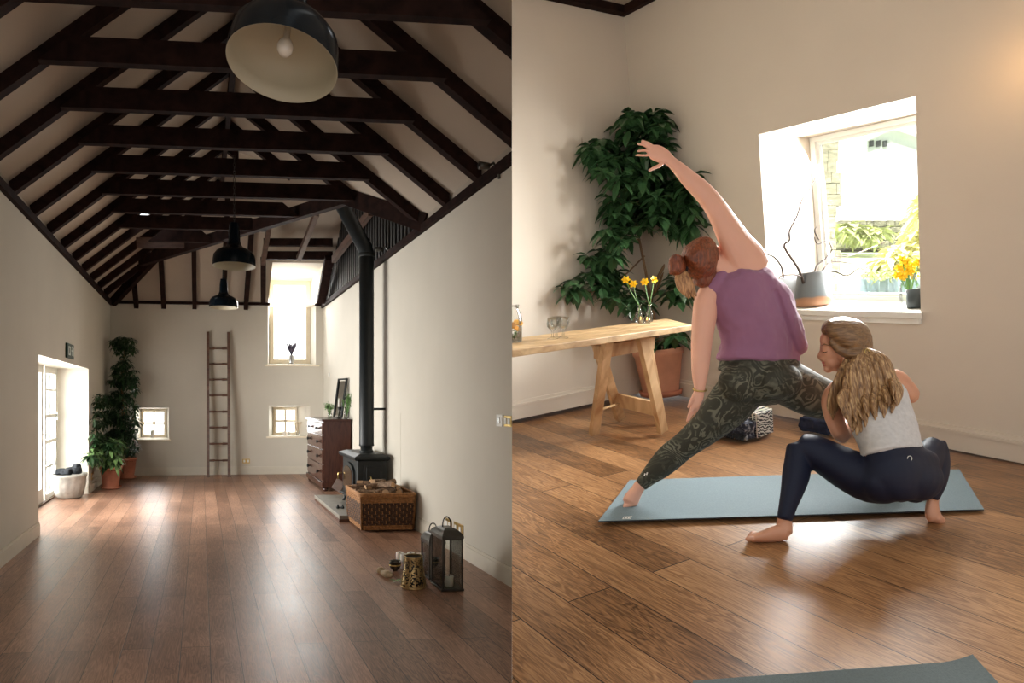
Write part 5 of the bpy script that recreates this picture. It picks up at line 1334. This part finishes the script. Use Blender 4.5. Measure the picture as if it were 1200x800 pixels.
# palm and fingers
m.sil([(785, 188, 2.94, 6.4, .02), (778, 183, 2.94, 9, .018), (770, 179.5, 2.94, 10, .016), (764.5, 177.5, 2.94, 9, .014)])
def finger(pts, r0=2.3, r1=1.5, d=.0085):
    n = len(pts); m.sil([(u, v, Y, r0+(r1-r0)*i/(n-1), d*(1-.2*i/(n-1))) for i, (u, v, Y) in enumerate(pts)], seg=10, sub=2)
finger([(767, 173, 2.94), (761, 168.5, 2.935), (756, 166, 2.93), (751.5, 165, 2.925)], 2.2, 1.6)          # index (upper)
finger([(765, 175.5, 2.94), (757, 171, 2.93), (751.5, 169, 2.92), (747, 168.5, 2.915)], 2.4, 1.6)
finger([(765, 178.5, 2.94), (757.5, 176.2, 2.925), (751, 176.5, 2.91), (747, 177, 2.905)], 2.2, 1.5)
finger([(767, 182, 2.94), (760, 181.8, 2.93), (754, 182, 2.915), (744.8, 181.6, 2.905)], 2.1, 1.4)
finger([(777, 190, 2.935), (772, 194.5, 2.92), (766, 197, 2.91), (760.5, 200, 2.90)], 2.9, 2.0, .010)       # thumb
# hanging arm
m.sil([(838, 338, 2.97, 15, .05), (829, 352, 2.96, 15.5, .052), (825.5, 372, 2.95, 14.5, .05), (823, 392, 2.94, 13.2, .045), (821.5, 412, 2.93, 12, .041), (820.8, 427, 2.91, 11, .038), (820, 441, 2.90, 9.2, .031), (820, 453, 2.89, 7, .025), (819.5, 459, 2.885, 6.3, .02)])
m.sil([(819.8, 457, 2.885, 6, .02), (818, 464, 2.88, 7.2, .02), (815, 471, 2.875, 7, .018), (812, 477, 2.87, 5.6, .015)], seg=14)
finger([(813, 474, 2.865), (809, 482, 2.86), (806.5, 489, 2.858), (805, 494, 2.86)], 2.4, 1.5)
finger([(815, 475, 2.88), (811.5, 483, 2.88), (808.5, 489, 2.88), (806.5, 493, 2.885)], 2.3, 1.5)
finger([(817.5, 474, 2.89), (815, 481, 2.895), (812.5, 486, 2.90)], 2.3, 1.5)
finger([(819.5, 472, 2.90), (818, 478, 2.91), (816, 482, 2.915)], 2.1, 1.4)
finger([(812, 466, 2.86), (808.5, 472, 2.85), (806.5, 478, 2.845)], 2.6, 1.8, .01)
# toes hidden under the raised instep
for i in range(5): m.sil([(733+i*3.2, 590-i*.6, YF+.0, 2.4, .011), (731.5+i*3.2, 594-i*.7, YF-.035, 2.0, .010)], seg=8, sub=2)
bodyA = m.build('person', M['skin'], remesh=.0052, sm=4, origin=ground(900, 585))
tag(bodyA, 'person standing in a wide lunge on the mat, purple top, one arm reaching up', 'person')
# leggings
m = MB()
m.sil([(889, 418.5, 3.02, 46.5, .112), (890, 432, 3.02, 49, .13), (888, 446, 3.02, 48, .135), (884, 456, 3.02, 40, .12)], seg=28)
m.sil(LEG_L, seg=24); m.sil(LEG_R, seg=24)
m.pel(868, 448, 2.95, 27, 24, .10, rot=0); m.pel(912, 446, 2.95, 29, 22, .10)
m.sil([(878, 452, 3.0, 24, .10), (889, 459, 3.0, 17, .09), (905, 455, 3.0, 20, .10)])
m.build('leggings', M['leafprint'], bodyA, remesh=.006, sm=4)
# sleeveless top
m = MB()
m.sil([(889, 420.5, 3.02, 48.5, .135), (889, 408, 3.02, 46.5, .13), (887, 392, 3.01, 44, .122), (882, 372, 3.0, 42, .118), (877, 355, 2.99, 43.5, .115), (871, 340, 2.985, 43, .11), (866.5, 329, 2.98, 39.5, .10), (864, 322, 2.975, 33, .085)], seg=32, sub=4)
m.sil([(836, 342, 2.97, 15, .06), (842, 330, 2.97, 13, .065), (848, 318, 2.97, 8, .05)], seg=16)
m.sil([(868, 322, 2.97, 8, .07), (884, 322, 2.97, 9, .075), (899, 326, 2.98, 9, .07), (907, 338, 2.985, 12, .08)], seg=16)
m.sil([(907, 326, 2.98, 5, .06), (917, 345, 2.99, 10, .08), (928, 375, 3.0, 11, .08), (937, 404, 3.01, 9, .06), (939, 412, 3.01, 7, .03)], seg=14)
top_ = m.build('sleeveless_top', M['shirt'], bodyA, remesh=.006, sm=4, disp=(.034, .13))
# hair: cap, bun, tail, band
m = MB()
m.sil([(832, 283, 2.93, 8, .05), (827, 289, 2.92, 15, .08), (820, 300, 2.905, 20.5, .098), (811, 309, 2.905, 18, .09), (805, 314, 2.90, 10, .05)], seg=24)
m.pel(822, 303, 2.915, 20, 25.5, .088, rot=.35)
m.sil([(829, 300, 2.91, 8, .05), (832, 311, 2.93, 7, .05), (834, 322, 2.95, 6, .04), (826, 330, 2.94, 7, .04), (817, 326, 2.92, 9, .05)], seg=14)
m.build('hair', M['auburn'], bodyA, remesh=.0055, sm=2, disp=(.008, .02))
m = MB(); m.pel(793.5, 311, 2.87, 11, 12.5, .048, rot=.2)
for i in range(6): t = i; m.sil([(800-i*1.2, 304+i*3, 2.86, 2.6, .02), (792-i*.8, 300+i*3.4, 2.845, 3.2, .02), (785+i*.3, 305+i*2.8, 2.86, 2.2, .018)], seg=8)
m.build('hair_bun', M['auburn'], bodyA, remesh=.0045, sm=1)
MB().tube([P(803+5*math.cos(t)*.5, 311+8*math.sin(t), 2.89-.03*math.cos(t)) for t in [2*PI*i/16 for i in range(16)]], .006, 8, closed=True).build('hair_band', M['fabdark'], bodyA, smooth=True)
m = MB()
for i in range(9):
    x = i*2.2; m.sil([(795+x*.4, 318, 2.87, 2.6, .012), (794+x*.75, 328, 2.855, 3.4, .013), (797+x*.85, 338, 2.85, 2.8, .012), (802+x*.7+(i % 3), 346+(i*7 % 5), 2.85, .6, .004)], seg=8)
m.build('ponytail', M['auburnl'], bodyA, smooth=True)
# wrist band and ankle logo
MB().tube([P(819.9+7.4*math.cos(t), 456.2+2.0*math.sin(t)+.8*math.cos(t), 2.887-.025*math.sin(t)) for t in [2*PI*i/20 for i in range(20)]], .0045, 6, closed=True).build('bracelet', M['brass'], bodyA, smooth=True)
m = MB()
for (du, dv) in ((0, 0), (2.6, -1.2)): m.tube([P(755+du, 557.5+dv, 3.012), P(756+du, 554.5+dv, 3.012)], .0028, 6)
m.build('ankle_logo', M['white'], bodyA)
# ---------------------------------------------------------------- squatting woman (B)
m = MB()
yl = ground(924, 631).y; yr = ground(1093, 609).y
TH_L = [(1042, 560, 2.66, 30, .125), (1020, 560.5, 2.68, 28.5, .115), (995, 551, 2.70, 25, .10), (970, 537, 2.73, 21.5, .085), (951, 527, 2.745, 18.5, .075), (938, 523.5, 2.75, 16, .065)]
SH_L = [(937, 523, 2.75, 15.5, .062), (935, 538, 2.735, 15.8, .063), (933, 556, 2.71, 16.8, .064), (928.5, 575, 2.68, 14, .055), (923.5, 592, 2.65, 11.2, .045), (919.3, 609, 2.635, 9.4, .039)]
TH_R = [(1062, 560, 2.68, 34, .13), (1078, 548, 2.74, 26, .11), (1089, 535, 2.80, 19.5, .085), (1094, 524, 2.85, 15.5, .068)]
SH_R = [(1096, 522, 2.86, 14, .06), (1101, 534, 2.84, 12.5, .058), (1104, 549, 2.80, 9.8, .055), (1102, 565, 2.76, 8.2, .045), (1097, 577, 2.73, 7.4, .037), (1094, 584, 2.725, 6.8, .034)]
thin = lambda S: [(u, v, Y, w-1.6, d-.007) for u, v, Y, w, d in S]
for S in (TH_L, SH_L, TH_R, SH_R): m.sil(thin(S))
m.sil([(1048, 565, 2.65, 42, .12), (1046, 545, 2.65, 38, .11), (1044, 528, 2.66, 34, .10), (1039, 506, 2.70, 34, .095), (1031, 480, 2.75, 35, .09), (1023, 460, 2.80, 37, .088), (1015, 447, 2.83, 27, .065)], seg=24)
# feet
m.sil([(919, 606, yl+.012, 8.6, .036), (919.5, 616, yl+.01, 9.5, .034), (919, 624, yl, 10, .034)], seg=16)
m.sil([(922.5, 624.5, yl, 8.5, .034), (912, 624.5, yl+.003, 9.8, .036), (900, 627, yl+.008, 8.2, .04), (888, 629.5, yl+.012, 5.6, .044), (881, 630.5, yl+.016, 4.4, .044)], seg=16)
for i in range(5):
    q = i/4; yy = yl-.025+i*.021
    m.sil([(883+q*3, 629.8-q*6.5+1, yy, 3.1-q*.5, .0115), (877+q*4, 630.2-q*6.8+1, yy, 2.9-q*.5, .011), (873.5+q*5.5, 630.5-q*6.6+1, yy, 2.2-q*.4, .009)], seg=10, sub=2)
m.sil([(1094, 582, yr+.01, 7, .034), (1092.5, 592, yr+.005, 8, .034), (1093, 602, yr, 9.5, .034), (1096, 607, yr, 9, .034)], seg=16)
m.sil([(1091, 603, yr, 7.5, .034), (1099, 607.5, yr+.01, 7, .04), (1105, 611, yr+.0, 4, .038)], seg=14)
for i in range(3): m.sil([(1101+i*1.2, 612-i*1.3, yr+.0+i*.02, 2.6, .011), (1106.5+i*.7, 613.5-i*1.8, yr+i*.022, 2, .01)], seg=8, sub=2)
# shoulders, arms
m.sil([(1020, 452, 2.82, 11, .055), (1000, 452, 2.83, 13, .06), (984, 458, 2.835, 14, .06), (976, 468, 2.83, 13.5, .052), (976, 482, 2.82, 12, .045), (980, 496, 2.81, 10.8, .041), (985, 507, 2.80, 10.3, .038), (990, 511, 2.82, 9.5, .034)], seg=18)
m.sil([(984, 510, 2.80, 9.5, .036), (991, 505, 2.85, 9.5, .034), (994, 496, 2.92, 8.5, .03), (996, 487, 2.98, 7, .026)], seg=14)
m.sil([(1024, 448, 2.82, 11, .055), (1041, 444, 2.82, 12.5, .06), (1053, 446, 2.82, 12, .055), (1061, 453, 2.82, 10.6, .045), (1067, 460, 2.82, 10.2, .042), (1070, 464.5, 2.83, 9.4, .037)], seg=18)
m.sil([(1069, 463, 2.83, 9.3, .036), (1064, 463, 2.90, 8.6, .034), (1052, 466, 2.97, 7, .028), (1042, 468, 3.0, 6, .024)], seg=14)
# hands hidden in front of the trunk, holding her partner's thigh
def handB(u, v, Y, sx):
    m.sil([(u, v, Y, 6, .018), (u-5*sx, v-1, Y+.02, 7.5, .016), (u-10*sx, v-1, Y+.03, 7.5, .014)], seg=12)
    for i in range(4): finger([(u-10*sx, v-6+i*3.6, Y+.03), (u-15*sx, v-7+i*3.8, Y+.035), (u-19*sx, v-6.5+i*3.6, Y+.03)], 2.2, 1.6)
    finger([(u-3*sx, v-6, Y+.02), (u-7*sx, v-12, Y+.01), (u-11*sx, v-15, Y+.005)], 2.5, 1.8)
handB(997, 484, 2.97, .3); handB(1040, 469, 2.985, .5)
# neck, head, face in profile
m.sil([(1012, 452, 2.83, 17, .055), (1005, 440, 2.83, 12.5, .05), (998, 428, 2.83, 12, .05), (994, 418, 2.83, 13, .055)], seg=18)
m.pel(994, 402, 2.84, 26, 25.5, .088)
m.pel(978, 408, 2.84, 17.5, 20, .062, rot=.1)
m.pel(974.5, 398, 2.84, 14, 13, .058)                       # brow and forehead
m.pel(978, 424, 2.84, 13.5, 10.5, .05, rot=.5)            # jaw
m.pel(970.5, 432.6, 2.84, 5.4, 4.2, .022)                  # chin
m.pel(965.5, 417.5, 2.84, 6.2, 7, .03)                     # cheek front
m.sil([(965.5, 407.5, 2.838, 2.6, .010), (962.5, 413, 2.838, 3, .011), (960.6, 418.2, 2.838, 3.1, .013), (963.5, 420.5, 2.838, 2.4, .016)], seg=12, sub=3)  # nose
m.pel(966.3, 425.2, 2.84, 3.2, 2.0, .018); m.pel(967.3, 428.6, 2.84, 3.0, 2.1, .017)
m.pel(990, 420, 2.775, 3.0, 5.8, .012, rot=.15)             # ear
bodyB = m.build('person', M['skin2'], remesh=.0048, sm=3, origin=ground(1010, 615))
tag(bodyB, 'person squatting with their back to us, long blonde hair, grey tank and navy leggings', 'person')
m = MB(); m.pel(965.4, 424.9, 2.826, 2.6, 1.1, .008); m.pel(966.4, 427.8, 2.826, 2.4, 1.2, .008); m.build('lips', M['lip'], bodyB, smooth=True)
m = MB().tube([P(964, 412.3, 2.79), P(966.5, 413, 2.785), P(969.5, 411.8, 2.782)], [.0012, .0022, .0012], 6); m.build('eyelashes', M['eye'], bodyB, smooth=True)
m = MB().tube([P(962.8, 404.8, 2.80), P(966, 403.2, 2.79), P(971.5, 404.6, 2.783)], [.0015, .0032, .0012], 6); m.build('eyebrow', M['brownh'], bodyB, smooth=True)
# navy leggings
m = MB()
for S in (TH_L, SH_L, TH_R, SH_R): m.sil(S, seg=26)
m.sil([(1045.5, 526, 2.66, 35.5, .114), (1047, 534, 2.66, 39, .122), (1050, 545, 2.655, 48, .135), (1054, 557, 2.65, 50, .14), (1056, 569, 2.65, 42, .13), (1056, 578, 2.66, 26, .10)], seg=36, sub=4)
m.pel(1037, 565, 2.625, 31, 25, .10); m.pel(1078, 561, 2.63, 29, 26, .10, rot=.2)
m.build('leggings', M['navy'], bodyB, remesh=.006, sm=12)
m = MB().sil([(1045.6, 527.5, 2.665, 35.6, .116), (1046.5, 536, 2.66, 37.2, .120)], seg=36)
MB().tube([P(1066+2.7*math.cos(t), 537+2.9*math.sin(t), 2.528) for t in [2*PI*i/16 for i in range(16)]], .0014, 6, closed=True).build('round_logo', M['white'], bodyB)
# grey tank
m = MB()
m.sil([(1046, 533, 2.665, 38, .132), (1044, 520, 2.68, 37, .118), (1039, 506, 2.70, 37.5, .112), (1034, 492, 2.73, 38.5, .108), (1029, 478, 2.76, 38.5, .105), (1024, 466, 2.785, 37, .10), (1020, 456, 2.81, 32, .085)], seg=32, sub=4)
m.sil([(1046, 470, 2.79, 12, .08), (1046, 456, 2.80, 9, .07), (1043, 446, 2.81, 6, .06)], seg=14)
m.sil([(1002, 472, 2.79, 12, .08), (998, 458, 2.81, 9, .07), (998, 448, 2.82, 6, .06)], seg=14)
m.build('tank_top', M['tank'], bodyB, remesh=.006, sm=4, disp=(.012, .07))
# hair
m = MB()
m.sil([(965, 389, 2.84, 5, .05), (972, 385, 2.835, 11, .08), (982, 387, 2.825, 17, .10), (993, 392.5, 2.82, 21, .105), (1004, 399, 2.82, 21, .10), (1013, 407, 2.81, 13, .07), (1017, 411, 2.80, 7, .035)], seg=28)
m.sil([(975, 400, 2.79, 5, .04), (983, 408, 2.775, 6, .03), (992, 413.5, 2.77, 6, .03), (1004, 415, 2.77, 8, .04), (1015, 412, 2.78, 6, .03)], seg=16)
m.build('hair', M['brownh'], bodyB, remesh=.005, sm=2, disp=(.006, .02))
m = MB(); rn = random.Random(12)
def lock(pts, w, Y0, Yd):
    n = len(pts)
    m.sil([(u, v, Y0+Yd*i/(n-1)+(-.012 if i == 1 else 0), (w*(.65+.5*math.sin(PI*min(1, (i+.6)/(n-1)*.75))) if i < n-1 else .7), .014 if i < n-1 else .004) for i, (u, v) in enumerate(pts)], seg=10, sub=3)
tips = [(1053, 462), (1051, 464), (1045, 472), (1036, 478), (1031, 484), (1026, 480), (1021, 484), (1014, 488), (1009, 494), (1004, 498), (1000, 494), (996, 488), (992, 480)]
for i, (tu, tv) in enumerate(tips):
    a = i/(len(tips)-1); mu = 1043-a*45; mv = 430+a*8+6*math.sin(a*3)
    lock([(1016-a*2, 411), (mu-6+4*a, mv-8), (mu+3-a*3+rn.uniform(-1, 1), mv+14), (tu+rn.uniform(-2, 2), tv-4), (tu, tv+12)], 5.2, 2.765-.01*(i % 2), -.155+.03*a)
    lock([(1014-a*3, 413), (mu-4+3*a, mv), (mu+4-a*4, mv+20), (tu-4+rn.uniform(-2, 2), tv-12), (tu-3, tv+4)], 4.6, 2.775, -.165+.03*a)
    if i % 2 == 0: lock([(1012-a*3, 414), (mu-8+3*a, mv+2), (mu-2-a*4, mv+18), (tu-7, tv-14), (tu-6, tv)], 4.6, 2.77, -.165+.03*a)
for i in range(6):
    a = i/5; lock([(994-a*3, 424), (989-a*4+rn.uniform(-1, 1), 440), (983-a*6, 458), (979-a*5+rn.uniform(-1, 1), 476), (977-a*3, 488+rn.uniform(-6, 4))], 4.6, 2.78-.008*(i % 2), -.02)
    lock([(1003-a*8, 417), (997-a*8, 436), (990-a*7, 456), (986-a*7, 470)], 4.6, 2.775, -.02)
m.build('long_hair', M['blonde'], bodyB, smooth=True)
MB().tube([P(1016+2.6*math.cos(t), 412+3.4*math.sin(t), 2.735) for t in [2*PI*i/14 for i in range(14)]], .0035, 6, closed=True).build('hair_tie', M['brass'], bodyB, smooth=True)
# =========================================================== CAMERA, LIGHT
cam = bpy.data.cameras.new('camera'); co = bpy.data.objects.new('camera', cam); COL.objects.link(co)
co.location = EYE; co.rotation_euler = (PI/2, 0, 0); cam.sensor_width = 36; cam.lens = F*36/1200
cam.shift_x = (600-CU)/1200; cam.shift_y = (CV-400)/1200; cam.clip_start = .05; cam.clip_end = 200
SC.camera = co
w = bpy.data.worlds.new('sky'); SC.world = w; w.use_nodes = True; nt = w.node_tree; nt.nodes.clear()
out = nd(nt, 'ShaderNodeOutputWorld'); bg = nd(nt, 'ShaderNodeBackground'); nt.links.new(bg.outputs[0], out.inputs[0])
tc = nd(nt, 'ShaderNodeTexCoord'); sp = nd(nt, 'ShaderNodeSeparateXYZ'); nt.links.new(tc.outputs['Generated'], sp.inputs[0])
# brighter sky on the window side of the building, dimmer behind the viewer
mr = nd(nt, 'ShaderNodeMapRange'); mr.inputs['From Min'].default_value = -.45; mr.inputs['From Max'].default_value = .15
mr.inputs['To Min'].default_value = WORLD_BACK; mr.inputs['To Max'].default_value = WORLD_FRONT
nt.links.new(sp.outputs[1], mr.inputs['Value']); nt.links.new(mr.outputs[0], bg.inputs['Strength'])
bg.inputs['Color'].default_value = (1.0, .99, .965, 1)
def area(name, pos, target, sx, sy, power, col=(1, 1, 1), portal=False):
    l = bpy.data.lights.new(name, 'AREA'); l.shape = 'RECTANGLE'; l.size = sx; l.size_y = sy; l.energy = power; l.color = col
    o = bpy.data.objects.new(name, l); COL.objects.link(o); o.location = pos
    o.rotation_euler = (V(target)-V(pos)).to_track_quat('-Z', 'Y').to_euler()
    if portal: l.cycles.is_portal = True
    return o
# daylight entering by the windows
def ctr(h): return (h[0]+h[2])/2, (h[1]+h[3])/2
for nm, h, pw in (('low_window_left', h1b, P_SMALL), ('low_window_right', h2b, P_SMALL)):
    a, z = ctr(h); area('daylight_'+nm, L(a, BB+.52, z), L(a, BB-1, z-.1), h[2]-h[0], h[3]-h[1], pw)
a, z = (h3b[0]+h3b[2])/2, (h3b[1]+zb)/2
area('daylight_tall_window', L(a, BB+.55, z), L(a-.6, BB-4, z-2.2), h3b[2]-h3b[0], zb-h3b[1], P_TALL, (1, .98, .95))
area('daylight_glazed_door', L(AD-.30, (DB0+DB1)/2, 1.0), L(AD+3, (DB0+DB1)/2+1.3, .5), DB1-DB0, 1.9, P_DOOR, (1, .98, .95))
wc = sum(HBK, V((0, 0, 0)))/4
area('daylight_studio_window', wc-N1*.12+UP*.05, wc+N1*1-UP*.35, 1.15, 1.1, P_STUDIO, (1, 1, .98))
s = bpy.data.lights.new('sun', 'SUN'); s.energy = SUN; s.angle = .05; s.color = (1, .96, .88)
so = bpy.data.objects.new('sun', s); COL.objects.link(so); so.rotation_euler = V((.35, .55, -1.1)).to_track_quat('-Z', 'Y').to_euler()
# lit pendant of the studio, outside the frame on the right
c = W1(1222, 70)+N1*.25
pl = bpy.data.lights.new('studio_pendant_bulb', 'POINT'); pl.energy = P_WARM; pl.color = (1, .55, .22); pl.shadow_soft_size = .05
po = bpy.data.objects.new('studio_pendant_bulb', pl); COL.objects.link(po); po.location = c
SC.view_settings.view_transform = 'Standard'; SC.view_settings.look = 'None'; SC.view_settings.gamma = 1; SC.view_settings.exposure = EXPO
SC.view_settings.use_curve_mapping = False
SC.cycles.use_denoising = True; SC.cycles.max_bounces = 8; SC.cycles.diffuse_bounces = 5; SC.cycles.glossy_bounces = 3; SC.cycles.transparent_max_bounces = 12; SC.cycles.sample_clamp_indirect = 6
